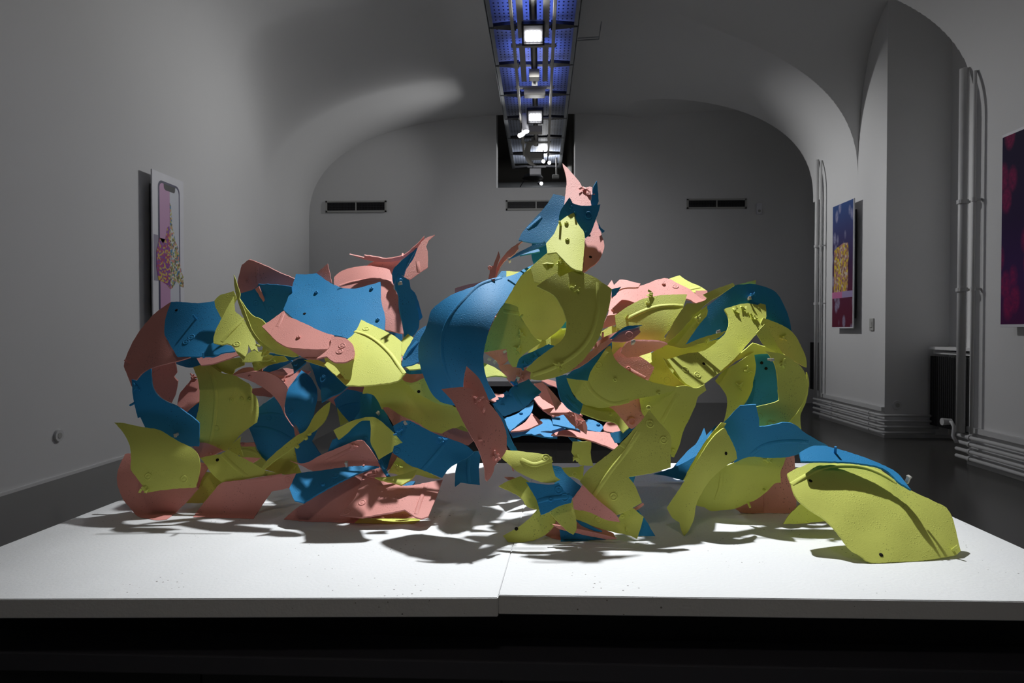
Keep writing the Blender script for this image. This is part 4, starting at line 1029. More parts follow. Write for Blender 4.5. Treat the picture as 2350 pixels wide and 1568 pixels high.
('b',1.884,(0.0,0.03,0.03,0.0,0.0),'1684,656 1702,653 1728,652 1755,658 1781,671 1797,696 1810,728 1817,762 1794,749 1760,738 1744,722 1715,712 1689,722 1678,738 1670,762 1623,775 1591,788 1566,793 1589,765 1612,722 1619,707 1649,683','t|1717,687 e|1728,680'),
('b',1.886,(0.0,-0.02,0.0,0.0,0.0),'1623,775 1670,757 1670,775 1649,788 1626,788',''),
('y',1.751,(0.05,0.1,0.0,0.0,0.0),'1663,709 1692,700 1715,696 1739,700 1755,690 1758,707 1757,733 1742,759 1715,791 1686,823 1657,849 1623,876 1597,894 1578,883 1566,873 1531,825 1576,812 1618,804 1649,780 1668,759 1673,733','d|1601,861 h|1615,835 s|1728,730 d|1573,849 e|1702,707 e|1689,712'),
('y',1.66,(0.0,0.08,0.0,0.0,0.0),'1521,820 1544,841 1565,866 1597,895 1573,883 1541,853',''),
('y',1.885,(0.05,-0.02,0.0,0.0,0.0),'1752,730 1789,744 1818,762 1837,791 1850,823 1851,844 1829,833 1797,812 1768,783 1736,762','s|1796,775'),
('y',1.71,(0.0,0.0,0.0,0.0,0.0),'1736,765 1755,744 1768,762 1781,788 1797,812 1816,828 1802,825 1773,804 1755,794',''),
('y',1.77,(0.0,-0.05,0.0,0.0,0.0),'1647,854 1692,818 1728,788 1763,799 1802,815 1763,812 1728,815 1692,828 1670,844 1623,876',''),
('y',1.664,(0.02,0.0,0.02,0.0,0.0),'1755,806 1795,813 1821,828 1842,847 1851,870 1850,906 1829,947 1801,975 1768,985 1714,994 1725,962 1735,934 1778,924 1788,919 1786,886 1785,870 1781,844 1768,818','d|1741,956 s|1795,835 e|1770,975 t|1766,825'),
('y',1.696,(0.04,-0.02,0.0,0.0,0.0),'1852,855 1856,870 1857,880 1850,921 1837,954 1839,989 1824,980 1811,970 1832,944 1847,911 1851,875',''),
('y',1.731,(0.0,0.02,0.03,0.0,0.0),'1641,874 1663,849 1692,833 1730,808 1735,844 1728,878 1725,897 1706,932 1683,955 1660,975 1668,937 1668,911 1656,891','s|1698,886 s|1716,850'),
('b',1.777,(0.0,0.0,0.0,0.0,0.0),'1718,812 1771,804 1781,828 1791,857 1792,897 1787,928 1755,931 1731,939 1702,947 1670,965 1692,942 1713,910 1726,876 1723,844','h|1748,833 h|1758,846'),
('b',1.758,(0.0,0.1,0.0,0.0,0.0),'1728,846 1734,865 1732,897 1726,926 1710,932 1725,897',''),
('b',1.614,(0.0,-0.03,0.02,0.01,0.0),'1699,931 1735,929 1742,962 1742,980 1768,977 1801,970 1824,975 1847,993 1872,1008 1900,1023 1898,1039 1839,1042 1804,1050 1758,1051 1719,1049 1684,1063 1689,1051 1684,1028 1661,982 1661,970 1681,949','R|1722,1046|1747,1026|1778,1016|1824,1013|1855,1016'),
('b',1.484,(0.012,0.13,0.0,0.0,0.0),'1835,1039 1861,1025 1889,1023 1916,1029 1955,1040 1990,1052 2012,1061 2036,1072 2054,1082 2072,1100 2091,1124 2081,1118 2063,1107 2047,1091 2026,1075 1990,1066 1944,1061 1889,1059 1839,1058','p|1917,1040 t|2082,1105'),
('y',1.53,(0.0,0.02,0.08,0.0,0.0),'1663,982 1686,1028 1692,1053 1661,1074 1630,1102 1610,1133 1598,1158 1592,1192 1578,1220 1569,1229 1565,1222 1559,1199 1543,1189 1530,1166 1543,1146 1559,1123 1576,1095 1597,1062 1622,1023 1645,995','h|1666,1041'),
('y',1.583,(0.0,0.0,0.0,0.0,0.0),'1656,970 1667,972 1648,1003 1612,1049 1578,1097 1568,1104 1589,1064 1622,1010',''),
('y',1.66,(0.0,-0.01,0.0,0.03,0.0),'1681,1064 1719,1045 1758,1048 1805,1045 1798,1067 1791,1084 1792,1108 1778,1110 1758,1130 1737,1146 1714,1156 1686,1168 1661,1171 1630,1173 1617,1165 1596,1160 1607,1133 1628,1102 1658,1074','s|1762,1056 R|1656,1084|1653,1115|1643,1148 p|1717,1153 p|1752,1124'),
('p',1.7,(0.0,-0.03,0.0,0.0,0.0),'1823,1044 1825,1077 1828,1115 1828,1179 1755,1178 1709,1178 1686,1168 1709,1151 1752,1125 1773,1105 1788,1102 1788,1079 1801,1044','R|1756,1130|1756,1176'),
('y',1.437,(0.014,0.085,0.0,0.012,0.0),'1807,1087 1824,1077 1843,1070 1859,1063 1898,1061 1990,1062 2036,1089 2058,1105 2091,1126 2118,1139 2164,1160 2176,1171 2184,1184 2194,1217 2200,1247 2205,1265 2196,1273 2150,1282 2104,1288 2047,1290 1999,1291 1974,1274 1950,1258 1925,1226 1898,1196 1866,1174 1840,1155 1827,1141 1820,1125 1815,1109','R|1817,1112|1840,1098|1875,1079|1909,1070|1955,1069|1990,1075|2024,1089|2058,1109 h|2022,1274 p|2186,1263 h|1860,1104'),
('y',1.55,(0.0,0.02,0.0,0.0,0.0),'1798,1203 1813,1180 1840,1155 1870,1174 1902,1196 1870,1199 1840,1202',''),
('b',2.142,(0.0,0.12,0.0,0.0,0.0),'1541,1077 1579,1034 1599,1016 1616,982 1621,1000 1642,977 1648,988 1615,1039 1582,1062 1554,1074',''),
('b',2.08,(0.0,0.06,0.0,0.0,0.0),'1500,1088 1554,1070 1602,1044 1579,1090 1568,1102 1523,1091',''),
('y',1.489,(0.0,0.03,0.01,0.0,0.0),'1490,940 1508,963 1525,982 1540,1003 1539,1036 1539,1073 1500,1085 1442,1095 1459,1118 1473,1154 1437,1174 1413,1183 1384,1159 1355,1133 1331,1106 1345,1084 1365,1067 1399,1040 1432,1010 1457,982 1476,961','R|1466,990|1440,1031|1399,1084|1362,1138 d|1492,973 d|1523,1010 d|1408,1140 k|1488,936 R|1425,1019|1441,1030'),
('y',1.617,(0.0,0.0,0.0,0.0,0.0),'1467,912 1508,901 1566,886 1597,891 1617,883 1621,896 1602,911 1597,929 1582,962 1569,988 1559,1023 1547,1050 1541,1049 1523,1008 1500,975 1480,957 1472,944','R|1518,970|1533,942|1556,903 k|1511,902 k|1545,1034'),
('y',1.638,(0.0,0.1,0.0,0.0,0.0),'1570,907 1582,934 1579,949 1573,937',''),
('p',1.633,(0.0,-0.01,0.0,0.0,0.0),'1389,936 1418,929 1474,907 1481,963 1450,985 1432,973 1411,948','o|1450,967'),
('y',1.592,(0.0,0.07,0.0,0.0,0.0),'1332,947 1340,924 1365,932 1394,934 1413,946 1443,982 1430,993 1411,970 1379,964 1355,956','k|1401,951'),
('p',1.703,(0.0,0.14,0.0,0.0,0.0),'1384,980 1391,970 1418,963 1435,992 1411,994 1386,988',''),
('b',1.674,(0.0,0.06,0.0,0.0,0.0),'1400,994 1432,987 1457,980 1423,1016 1411,1015',''),
('y',1.5,(0.0,0.05,0.0,0.0,0.0),'1144,1116 1166,1104 1195,1093 1214,1106 1229,1125 1239,1171 1210,1162 1195,1142 1171,1128',''),
('y',1.455,(0.0,0.04,0.0,0.0,0.0),'1256,1171 1282,1157 1314,1147 1321,1138 1319,1166 1322,1191 1323,1217 1316,1227 1306,1222 1282,1200',''),
('b',1.478,(0.0,0.05,0.0,0.0,0.0),'1267,1068 1287,1072 1302,1091 1335,1117 1336,1140 1302,1140 1275,1123',''),
('b',1.44,(0.0,0.03,0.0,0.0,0.0),'1207,1106 1258,1113 1282,1108 1297,1130 1313,1139 1311,1154 1282,1162 1260,1175 1241,1182 1231,1147','d|1282,1125 d|1296,1142 R|1234,1151|1258,1145|1309,1139 k|1264,1147'),
('y',1.46,(0.0,0.04,0.02,0.06,0.0),'1150,1050 1161,1033 1195,1036 1248,1043 1267,1049 1267,1067 1275,1094 1286,1101 1275,1107 1248,1108 1219,1099 1195,1087 1176,1074','d|1253,1051 R|1195,1055|1224,1067|1246,1062|1267,1055'),
('y',1.53,(0.0,0.03,0.0,0.0,0.0),'1285,1074 1326,1072 1340,1067 1338,1106 1314,1094 1302,1094','k|1319,1089'),
('p',1.45,(0.0,0.02,0.0,0.0,0.0),'1314,1145 1337,1113 1362,1138 1386,1159 1413,1181 1423,1199 1389,1193 1353,1176 1317,1169',''),
('y',1.475,(0.0,0.03,0.0,0.0,0.0),'1315,1166 1353,1171 1389,1186 1418,1191 1428,1179 1452,1166 1477,1186 1471,1210 1462,1237 1440,1228 1404,1220 1367,1210 1321,1191','d|1373,1193 p|1437,1217 k|1428,1185'),
('b',1.5,(0.0,0.02,0.0,0.0,0.0),'1459,1164 1483,1196 1504,1231 1465,1231 1462,1203',''),
('p',1.496,(0.0,0.03,0.0,0.0,0.0),'1450,1169 1476,1154 1478,1159 1462,1171',''),
('y',1.475,(0.0,0.03,0.02,0.0,0.0),'1154,1230 1185,1213 1214,1191 1234,1168 1258,1176 1276,1188 1273,1205 1253,1227 1224,1240 1195,1245 1166,1244','h|1185,1214 h|1185,1238'),
('p',1.455,(0.0,0.0,0.0,0.0,0.0),'1268,1204 1302,1210 1355,1220 1416,1236 1391,1238 1331,1226 1282,1214',''),
('p',1.5,(0.0,0.0,0.0,0.0,0.0),'1246,1226 1270,1193 1319,1186 1372,1210 1408,1225 1414,1237 1350,1239 1282,1239',''),
('b',1.485,(0.0,0.0,0.0,0.0,0.0),'1284,1217 1345,1226 1390,1237 1340,1241 1287,1243',''),
('b',1.47,(0.0,0.08,0.0,0.0,0.0),'1321,1192 1343,1200 1382,1219 1365,1217 1336,1205',''),
('p',1.525,(0.0,0.02,0.0,0.0,0.0),'1156,1095 1176,1095 1190,1101 1166,1102',''),
('b',1.56,(0.0,0.0,0.0,0.0,0.0),'1440,1094 1459,1091 1454,1108 1450,1113',''),
('b',1.96,(-0.079,0.429,0.03,0.04,0.0),'1361,810 1486,794 1566,833 1581,871 1467,910 1366,887 1333,843',''),  # from here on: unseen shards added behind the body to shade the plinth
('p',2.132,(0.016,0.313,0.019,0.064,0.0),'1262,686 1334,705 1338,767 1280,797 1195,788 1126,747 1184,699',''),
('p',2.126,(-0.052,0.344,0.002,0.056,0.0),'997,847 1070,903 993,949 841,938 846,867',''),
('y',2.011,(0.115,0.319,0.03,0.072,0.0),'1681,923 1721,899 1779,910 1794,962 1775,1017 1716,1030 1669,988',''),
('b',1.972,(0.107,0.338,0.019,0.034,0.0),'1633,858 1537,867 1462,836 1500,796 1574,777 1653,804 1674,836',''),
('p',1.877,(-0.07,0.362,0.022,0.026,0.0),'1043,1056 896,1069 834,1025 928,994 1038,1013',''),
('p',2.099,(0.059,0.352,0.009,0.052,0.0),'950,691 917,732 840,754 752,737 728,702 776,673 873,673',''),
('p',2.074,(0.025,0.417,0.052,0.023,0.0),'1184,767 1112,806 990,794 990,742 1094,719',''),
('b',2.063,(-0.101,0.408,0.054,0.02,0.0),'1373,846 1439,813 1497,838 1542,907 1471,955 1392,957 1365,906',''),
('p',1.905,(0.069,0.372,0.006,0.014,0.0),'1794,947 1723,917 1757,871 1831,869 1851,908',''),
('p',1.888,(-0.069,0.315,0.048,0.079,0.0),'957,825 803,828 760,792 859,776 1026,789',''),
('p',2.107,(-0.032,0.333,0.045,0.052,0.0),'875,701 818,738 716,723 726,678 830,657',''),
('p',2.133,(-0.038,0.383,0.01,0.016,0.0),'1353,714 1341,754 1307,780 1228,778 1188,741 1209,706 1285,697',''),
('b',1.869,(-0.094,0.348,0.008,0.046,0.0),'1398,957 1351,917 1396,870 1472,854 1550,871 1561,918 1538,962 1471,988',''),
('p',2.103,(0.109,0.365,0.046,0.016,0.0),'1102,721 1080,669 1150,645 1212,675 1172,720',''),
('p',2.052,(0.105,0.434,0.052,0.043,0.0),'1557,819 1535,770 1576,735 1656,736 1680,780 1640,828',''),
('p',2.14,(0.016,0.535,0.041,0.049,0.0),'745,661 894,670 927,701 748,712 613,687',''),
('p',1.841,(0.0,0.398,0.045,0.036,0.0),'1168,705 1107,718 1054,708 1037,689 1075,674 1142,672 1183,688',''),
('b',1.87,(-0.084,0.32,0.049,0.04,0.0),'887,1055 838,1073 789,1063 775,1037 782,1012 838,1003 885,1016 905,1037',''),
('p',2.014,(0.108,0.413,0.007,0.063,0.0),'1712,861 1763,844 1828,859 1833,895 1800,923 1724,917 1697,894',''),
('y',1.945,(-0.048,0.313,0.049,0.015,0.0),'1573,878 1513,901 1443,856 1452,800 1518,777 1592,781 1612,836',''),
('b',2.01,(-0.072,0.483,0.001,0.068,0.0),'990,757 1065,725 1134,754 1114,803 1026,797',''),
('p',2.148,(-0.082,0.371,0.004,0.033,0.0),'1207,722 1103,720 1062,705 1089,681 1163,670 1265,678 1263,706',''),
('b',2.115,(0.04,0.517,0.052,0.071,0.0),'727,729 718,699 748,672 846,672 902,687 939,717 862,746 784,749',''),
('b',2.108,(-0.002,0.382,0.046,0.066,0.0),'1373,702 1375,740 1316,768 1252,744 1250,707 1303,690',''),
('p',2.121,(-0.074,0.413,0.025,0.04,0.0),'585,776 625,749 699,752 742,776 694,801 624,802',''),
('p',2.08,(0.08,0.343,0.041,0.007,0.0),'873,940 909,861 1019,859 1034,953 956,985',''),
('y',2.01,(0.101,0.713,0.056,0.098,0.0),'1827,1034 1709,1046 1637,1014 1653,980 1770,969 1849,997',''),
('y',1.937,(0.047,0.785,0.004,0.068,0.0),'1140,778 1122,804 1084,806 1057,799 1044,767 1059,738 1102,741 1129,748',''),
('y',1.934,(-0.073,0.308,0.02,0.001,0.0),'591,944 553,967 471,962 430,942 476,919 548,921',''),
('b',2.063,(-0.085,0.563,0.006,0.037,0.0),'1461,853 1525,914 1463,977 1326,940 1315,880',''),
('p',2.168,(0.113,0.638,0.024,0.052,0.0),'1132,712 1081,691 1135,665 1264,663 1358,683 1340,709 1247,721',''),
('y',2.139,(-0.018,0.339,0.027,0.088,0.0),'871,729 790,720 773,672 858,654 924,684',''),
('y',2.03,(-0.116,0.368,0.025,0.09,0.0),'1353,778 1326,803 1294,809 1263,802 1243,777 1262,753 1295,753 1331,758',''),
('p',2.109,(0.058,0.31,0.028,0.016,0.0),'1591,790 1654,804 1645,831 1578,841 1530,813',''),
('p',1.766,(-0.031,0.33,0.024,0.037,0.0),'1768,1024 1704,1038 1639,1024 1661,993 1762,997',''),
('b',1.916,(-0.059,0.423,0.026,0.047,0.0),'746,822 734,806 754,785 793,787 816,809 789,824',''),
('p',1.992,(0.093,0.39,0.026,0.029,0.0),'1016,950 949,948 885,935 860,905 918,879 975,877 1045,884 1036,918',''),
('b',2.018,(0.056,0.397,0.021,0.059,0.0),'1711,830 1788,834 1808,896 1747,943 1692,891',''),
('y',1.712,(0.084,0.389,0.04,0.05,0.0),'1462,905 1503,890 1566,892 1597,908 1565,927 1506,923',''),
('p',1.985,(-0.105,0.32,0.009,0.084,0.0),'1057,729 1098,735 1134,756 1123,779 1088,801 1033,796 1019,773 1020,750',''),
('b',2.062,(-0.084,0.481,0.05,0.062,0.0),'1128,811 1085,790 1114,760 1167,763 1196,782 1181,811',''),
('p',1.95,(0.058,0.546,0.013,0.04,0.0),'1760,851 1703,833 1719,805 1787,801 1845,817 1814,842',''),
('b',2.114,(0.047,0.492,0.012,0.098,0.0),'753,733 755,693 820,679 881,690 898,727 856,760 792,758',''),
('b',2.142,(-0.107,0.313,0.006,0.056,0.0),'764,706 719,720 680,698 698,669 731,651 772,673',''),
('b',2.049,(0.007,0.361,0.029,0.007,0.0),'1445,835 1423,803 1486,775 1571,782 1601,819 1532,837',''),
('p',1.819,(-0.003,0.501,0.044,0.036,0.0),'1104,692 1133,716 1104,739 1068,733 1065,699',''),
('b',2.075,(-0.066,0.334,0.016,0.051,0.0),'566,692 577,647 644,630 702,668 643,705',''),
('b',2.082,(0.081,0.616,0.047,0.004,0.0),'1585,745 1623,735 1659,751 1671,788 1658,814 1615,830 1575,817 1569,781',''),
('p',2.099,(-0.047,0.448,0.059,0.097,0.0),'823,895 876,863 967,867 1026,873 1080,908 1017,930 923,949 825,925',''),
('p',2.142,(-0.092,0.595,0.036,0.047,0.0),'1100,677 1125,656 1189,654 1257,667 1247,690 1195,702 1130,695',''),
('b',1.882,(-0.049,0.343,0.027,0.004,0.0),'933,901 921,879 973,869 1043,863 1084,880 1095,901 1046,916 977,916',''),
('b',1.98,(-0.056,0.42,0.034,0.023,0.0),'902,692 856,721 793,711 782,680 850,662',''),
('y',2.066,(-0.089,0.375,0.05,0.065,0.0),'1335,851 1408,799 1492,842 1490,906 1380,910',''),
('b',1.786,(0.069,0.338,0.003,0.024,0.0),'1457,1013 1494,1038 1490,1074 1446,1091 1403,1072 1408,1035',''),
('p',1.731,(-0.028,0.455,0.022,0.094,0.0),'1559,929 1499,930 1445,922 1443,903 1487,892 1545,886 1584,899 1581,918',''),
('y',1.977,(-0.092,0.562,0.008,0.008,0.0),'1112,848 1109,878 1081,899 1050,880 1030,858 1042,830 1072,816 1099,824',''),
('p',1.819,(-0.11,0.484,0.018,0.046,0.0),'1643,1031 1634,1010 1663,990 1707,984 1739,1003 1750,1023 1727,1038 1678,1043',''),
('p',2.161,(0.108,0.738,0.017,0.065,0.0),'1152,669 1228,677 1247,716 1156,731 1084,701',''),
('b',1.904,(0.047,0.546,0.023,0.086,0.0),'791,1017 802,997 863,989 911,997 922,1021 917,1049 853,1053 791,1045',''),
('b',2.159,(0.012,0.401,0.053,0.022,0.0),'1657,1027 1675,1048 1664,1067 1626,1072 1588,1061 1590,1038 1616,1023',''),
('p',1.979,(-0.106,0.67,0.039,0.076,0.0),'1759,806 1809,796 1826,829 1805,870 1759,854',''),
('b',2.134,(-0.008,0.806,0.044,0.098,0.0),'857,713 868,738 815,759 749,753 699,729 735,702 808,694',''),
('p',2.082,(0.069,0.824,0.032,0.095,0.0),'475,951 499,919 537,924 556,946 569,977 542,998 509,997 483,985',''),
('p',2.103,(0.021,0.534,0.038,0.022,0.0),'1158,804 1131,778 1138,750 1178,744 1215,750 1233,770 1217,790 1191,806',''),
('b',1.955,(-0.037,0.519,0.044,0.069,0.0),'1426,822 1510,825 1548,862 1505,899 1439,907 1393,885 1378,849',''),
('p',1.963,(-0.0,0.534,0.022,0.033,0.0),'1770,862 1844,885 1844,926 1761,941 1707,900',''),
('p',2.123,(-0.007,0.447,0.029,0.018,0.0),'1052,902 1016,941 857,940 817,901 939,873',''),
('p',2.181,(0.043,0.748,0.032,0.025,0.0),'737,691 678,696 629,680 638,657 693,654 742,655 760,675',''),
('b',2.027,(-0.047,0.361,0.036,0.035,0.0),'1349,808 1296,835 1220,821 1228,782 1307,783',''),
('b',2.195,(0.042,0.306,0.044,0.075,0.0),'1687,711 1734,741 1694,762 1609,764 1567,743 1600,717',''),
('p',1.87,(0.062,0.305,0.003,0.036,0.0),'1641,846 1595,862 1537,859 1505,827 1572,812 1642,823',''),
('p',1.939,(0.006,0.728,0.01,0.095,0.0),'1044,749 1062,708 1112,715 1121,755 1077,783',''),
('p',1.759,(-0.098,0.477,0.012,0.027,0.0),'1777,1008 1743,1017 1707,1001 1712,984 1741,971 1778,975 1800,992',''),
('y',2.076,(-0.065,0.364,0.057,0.051,0.0),'1308,701 1350,695 1366,722 1350,744 1313,750 1293,723',''),
('b',1.716,(0.095,0.47,0.035,0.07,0.0),'1454,1043 1464,1001 1529,994 1555,1030 1514,1069',''),
('p',2.047,(-0.061,0.47,0.041,0.091,0.0),'774,673 818,682 832,720 805,755 763,748 738,707',''),
('y',2.137,(-0.074,0.4,0.051,0.094,0.0),'1205,694 1169,678 1150,655 1186,641 1239,636 1282,650 1288,673 1261,692',''),
('p',2.15,(0.049,0.558,0.01,0.095,0.0),'834,779 870,803 869,835 825,847 783,827 798,797',''),
('p',2.184,(-0.116,0.566,0.015,0.031,0.0),'1425,690 1405,708 1376,714 1330,712 1299,703 1297,686 1339,675 1390,674',''),
('p',1.932,(0.071,0.723,0.052,0.042,0.0),'1588,933 1534,952 1471,934 1505,897 1568,903',''),
('b',1.851,(0.05,0.372,0.057,0.083,0.0),'1050,786 1047,806 1003,817 947,809 938,785 998,773',''),
('b',2.015,(-0.085,0.551,0.058,0.004,0.0),'576,970 538,994 471,1010 387,990 391,957 461,931 552,944',''),
]

SO = Vector((0, 1.72, TOP))
sculpture = empty('sculpture', SO, 'sculpture of curved pink, blue and yellow painted shards lying on the white plinth', 'sculpture')
THICK = .0042
CNAME = {'p': 'pink', 'b': 'blue', 'y': 'yellow-green'}


def smooth_outline(pts, step=6.5, jit=.55):
    """closed outline: gentle turns become curves, sharp turns stay corners; small ragged breaks along the edge"""
    n = len(pts)
    P = [Vector(p) for p in pts]
    cor = []
    for i in range(n):
        a = P[i] - P[i - 1]; b = P[(i + 1) % n] - P[i]
        cor.append(a.length < .1 or b.length < .1 or abs(a.angle_signed(b, 0)) > R(40))
    out = []
    for i in range(n):
        p1, p2 = P[i], P[(i + 1) % n]
        p0 = P[i - 1] if not cor[i] else p1 * 2 - p2
        p3 = P[(i + 2) % n] if not cor[(i + 1) % n] else p2 * 2 - p1
        k = max(1, int((p2 - p1).length / step))
        for j in range(k):
            t = j / k
            q = .5 * ((2 * p1) + (p2 - p0) * t + (2 * p0 - 5 * p1 + 4 * p2 - p3) * t * t + (3 * p1 - p0 - 3 * p2 + p3) * t ** 3)
            if j: q += Vector((random.uniform(-jit, jit), random.uniform(-jit, jit)))
            out.append(q)
    return out


def floor_depth(px, py):
    d = ray(px, py)
    if d.z > -.05: return 9
    return d.y * (TOP + .001 - EYE.z) / d.z


class Plate:
    def __init__(self, Y, g, pts):
        xs = [p[0] for p in pts]; ys = [p[1] for p in pts]
        self.c = ((min(xs) + max(xs)) / 2, (min(ys) + max(ys)) / 2)
        self.Y, self.g = Y, g

    def pos(self, px, py):
        u = (px - self.c[0]) / 100; v = (self.c[1] - py) / 100
        g = self.g
        d = self.Y + g[0] * u + g[1] * v + g[2] * u * u + g[3] * v * v + g[4] * u * v
        d += .004 * noise.noise(Vector((px * .012, py * .012, self.Y * 30)))
        return at(px, py, min(d, floor_depth(px, py)))

    def nrm(self, px, py):
        a = self.pos(px + 4, py) - self.pos(px - 4, py)
        b = self.pos(px, py - 4) - self.pos(px, py + 4)
        n = a.cross(b)
        n.normalize()
        if n.dot(ray(px, py)) > 0: n = -n
        return n


def frame(plate, px, py):
    p = plate.pos(px, py); n = plate.nrm(px, py)
    m = n.to_track_quat('Z', 'Y').to_matrix().to_4x4()
    m.translation = p - SO
    return m


FEAT = {}


def lathe(bm, prof, n=16, cap=True):
    rings = [[bm.verts.new((r * math.cos(2 * math.pi * k / n), r * math.sin(2 * math.pi * k / n), z)) for k in range(n)] for r, z in prof]
    for a, b in zip(rings, rings[1:]):
        for k in range(n): bm.faces.new((a[k], a[(k + 1) % n], b[(k + 1) % n], b[k]))
    if cap: bm.faces.new(rings[-1])


def feature_mesh(kind, col):
    key = (kind, col)
    if key in FEAT: return FEAT[key]
    bm = B(); m = PAINT[col]; sm = True
    if kind == 'd':
        name = 'rivet'; lathe(bm, [(.0118, -.002), (.0114, .0008), (.0100, .0016), (.0082, .0016), (.0074, .0008), (.0050, .0008), (.0042, .0014), (.002, .0015)], 20)
    elif kind == 'k':
        name = 'knob'; lathe(bm, [(.0066, -.002), (.0064, .003), (.0050, .0052), (.0026, .0055), (.0020, .0040), (.0008, .0040)], 16)
    elif kind == 'o':
        name = 'ring'; lathe(bm, [(.0115, -.002), (.0112, .006), (.0095, .0078), (.0078, .006), (.0074, .0008), (.003, .0006)], 20)
    elif kind == 'p':
        name = 'peg'; cyl(bm, (0, 0, -.002), (.004, -.001, .016), .0030, .0026, 10); sm = False
    elif kind == 't':
        name = 'clip'; m = M_CLIP; sm = False
        box(bm, -.0026, .0026, -.0035, .0035, -.004, .014, .0006)
        box(bm, -.0034, .0034, -.0046, .0046, .0105, .0135, .0006)
    elif kind == 's':
        name = 'stub'; sm = False
        for a, ln, wd, up in ((.2, .013, .0040, .006), (1.7, .007, .0050, .002), (2.6, .011, .0034, .008), (4.0, .012, .0046, .003), (5.3, .006, .0036, .007)):
            d = Vector((math.cos(a), math.sin(a), 0))
            cyl(bm, (0, 0, .001), d * ln + Vector((0, 0, up)), wd, wd * .45, 7)
        cyl(bm, (0, 0, -.001), (0, 0, .006), .0060, .0045, 10)
    elif kind == 'h':
        name = 'hole_disc'; m = M_PIT; lathe(bm, [(.0042, -.002), (.0040, .0006), (.0015, .0009)], 12)  # raised dark disc, colour stands in for the shade of a hole
    else:
        name = 'flake'; sm = False
        rr = random.Random(3)
        for k in range(4):
            c = Vector((rr.uniform(-.008, .008), rr.uniform(-.008, .008), .001))
            v = [bm.verts.new(c + Vector((rr.uniform(-.007, .007), rr.uniform(-.007, .007), rr.uniform(-.002, .006)))) for _ in range(6)]
            bmesh.ops.convex_hull(bm, input=v)
    k = {'d': .78, 'k': .8, 'o': .85}.get(kind, 1)
    bmesh.ops.scale(bm, verts=bm.verts, vec=(k, k, k))
    me = bpy.data.meshes.new(name); bm.to_mesh(me); bm.free(); me.materials.append(m)
    if sm:
        for p in me.polygons: p.use_smooth = True
    FEAT[key] = (name, me)
    return FEAT[key]


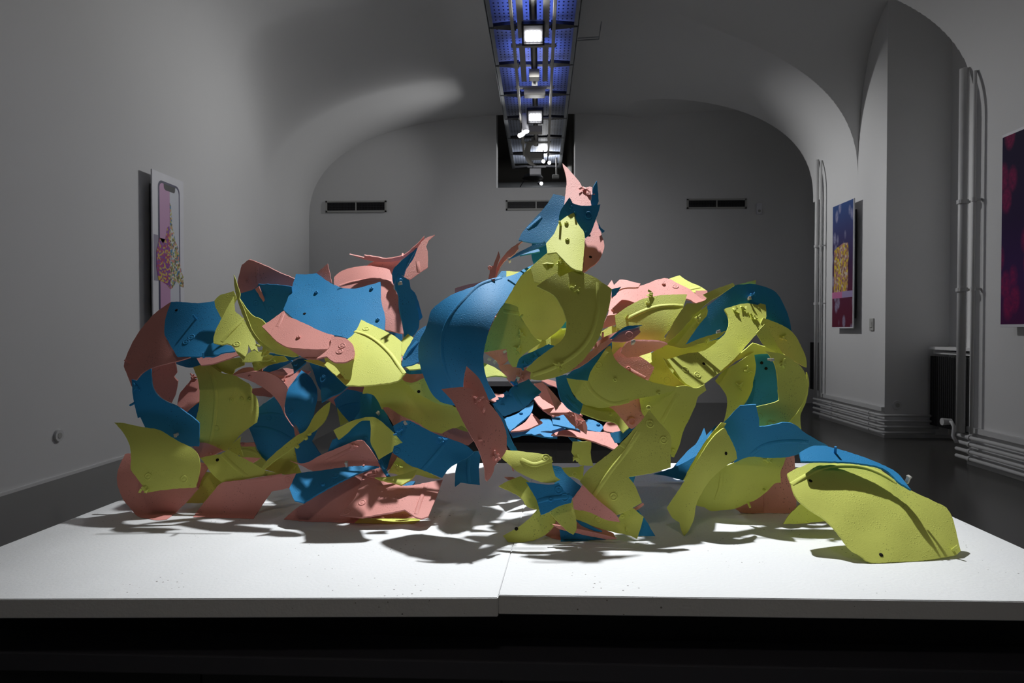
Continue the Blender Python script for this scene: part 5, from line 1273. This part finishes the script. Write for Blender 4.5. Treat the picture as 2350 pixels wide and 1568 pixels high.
def build_shard(col, Y, g, pts, feats):
    pts = [tuple(map(float, q.split(','))) for q in pts.split()]
    pl = Plate(Y, g, pts)
    ol = smooth_outline(pts)
    n = len(ol)
    xs = [p.x for p in ol]; ys = [p.y for p in ol]
    step = max(7, min(12, max(max(xs) - min(xs), max(ys) - min(ys)) / 22))
    inner = []
    yy = min(ys) + step * .5; r = 0
    while yy < max(ys):
        xx = min(xs) + step * (.5 if r % 2 else 0)
        while xx < max(xs):
            inner.append(Vector((xx, yy))); xx += step
        yy += step * .87; r += 1
    # keep grid points inside and away from the outline
    def ok(p):
        c = False
        for i in range(n):
            a, b = ol[i - 1], ol[i]
            if (a.y > p.y) != (b.y > p.y) and p.x < (b.x - a.x) * (p.y - a.y) / (b.y - a.y) + a.x: c = not c
        if not c: return False
        m2 = (step * .45) ** 2
        return all((p - q).length_squared > m2 for q in ol)
    inner = [p for p in inner if ok(p)]
    V, E, F, *_ = delaunay_2d_cdt([p.copy() for p in ol] + inner, [(i, (i + 1) % n) for i in range(n)], [], 1, 1e-4)
    if not F: return
    bm = B()
    pos = [pl.pos(v.x, v.y) for v in V]
    nr = [pl.nrm(v.x, v.y) for v in V]
    fr = [bm.verts.new(p - SO) for p in pos]
    bk = []
    for p, q in zip(pos, nr):
        w = p - q * THICK
        w.z = max(w.z, TOP + .0006)
        bk.append(bm.verts.new(w - SO))
    for f in F:
        a, b, c = f[0], f[1], f[2]
        nn = (pos[b] - pos[a]).cross(pos[c] - pos[a])
        if nn.dot(nr[a]) < 0: b, c = c, b
        try:
            bm.faces.new((fr[a], fr[b], fr[c])); bm.faces.new((bk[a], bk[c], bk[b]))
        except ValueError: pass
    bm.edges.ensure_lookup_table()
    idx = {v: i for i, v in enumerate(fr)}
    rim = [e for e in bm.edges if len(e.link_faces) == 1 and e.verts[0] in idx]
    for e in rim:
        f = e.link_faces[0]
        for l in f.loops:
            if l.edge == e:
                i, j = idx[l.vert], idx[l.link_loop_next.vert]
        bm.faces.new((fr[j], fr[i], bk[i], bk[j]))
        e.smooth = False
    for v in [v for v in bm.verts if not v.link_faces]: bm.verts.remove(v)
    for f in bm.faces: f.smooth = len(f.verts) == 3
    for e in bm.edges:
        if len(e.link_faces) == 2 and len({len(f.verts) for f in e.link_faces}) == 2: e.smooth = False
    me = bpy.data.meshes.new('shard'); bm.to_mesh(me); bm.free(); me.materials.append(PAINT[col])
    o = bpy.data.objects.new('shard', me); link(o, sculpture)
    has_ridge = False
    for ft in feats.split():
        kind, *ps = ft.split('|')
        ps = [tuple(map(float, q.split(','))) for q in ps]
        if kind == 'R':
            has_ridge = True
            path = []
            P = [Vector(q) for q in ps]
            for i in range(len(P) - 1):
                p0 = P[i - 1] if i else P[0] * 2 - P[1]; p1, p2 = P[i], P[i + 1]
                p3 = P[i + 2] if i + 2 < len(P) else P[-1] * 2 - P[-2]
                k = max(2, int((p2 - p1).length / 7))
                for j in range(k):
                    t = j / k
                    path.append(.5 * ((2 * p1) + (p2 - p0) * t + (2 * p0 - 5 * p1 + 4 * p2 - p3) * t * t + (3 * p1 - p0 - 3 * p2 + p3) * t ** 3))
            path.append(P[-1])
            bm = B(); rings = []
            for i, q in enumerate(path):
                c = pl.pos(q.x, q.y); nn = pl.nrm(q.x, q.y)
                a = path[max(0, i - 1)]; b = path[min(len(path) - 1, i + 1)]
                tg = (pl.pos(b.x, b.y) - pl.pos(a.x, a.y)).normalized()
                sd = tg.cross(nn).normalized()
                e = min(1, i / 3, (len(path) - 1 - i) / 3) * .8 + .2
                prof = [(-.0062, -.001), (-.0050, .0004), (-.0022, .0018), (.0012, .0026), (.0038, .0021), (.0048, .0003), (.0052, -.001)]
                rings.append([bm.verts.new(c + sd * s + nn * (h * e if h > 0 else h) - SO) for s, h in prof])
            for a, b in zip(rings, rings[1:]):
                for k in range(len(a) - 1): bm.faces.new((a[k], a[k + 1], b[k + 1], b[k]))
            bmesh.ops.recalc_face_normals(bm, faces=bm.faces)
            obj('bead', bm, PAINT[col], o, True)
            continue
        nm, fm = feature_mesh(kind, col)
        lift = TOP + .002 - min((frame(pl, *ps[0]) @ v.co).z + SO.z for v in fm.vertices)
        fo = bpy.data.objects.new(nm, fm); link(fo, o)
        fo.matrix_local = frame(pl, *ps[0]) @ Matrix.Rotation(random.uniform(0, 6.28), 4, 'Z')
        if lift > 0: fo.matrix_local = Matrix.Translation((0, 0, lift + .002)) @ fo.matrix_local
        if kind == 't': fo['label'] = 'clear plastic clip'
        if kind == 'h': fo['label'] = 'dark disc for a shaded hole'
    w, h = max(xs) - min(xs), max(ys) - min(ys)
    size = 'large' if w * h > 30000 else ('small' if w * h < 4000 else '')
    o['label'] = ' '.join(x for x in (size, CNAME[col], 'painted shard' + (' with raised bead' if has_ridge else '')) if x)


for a in SHARDS:
    build_shard(*a)
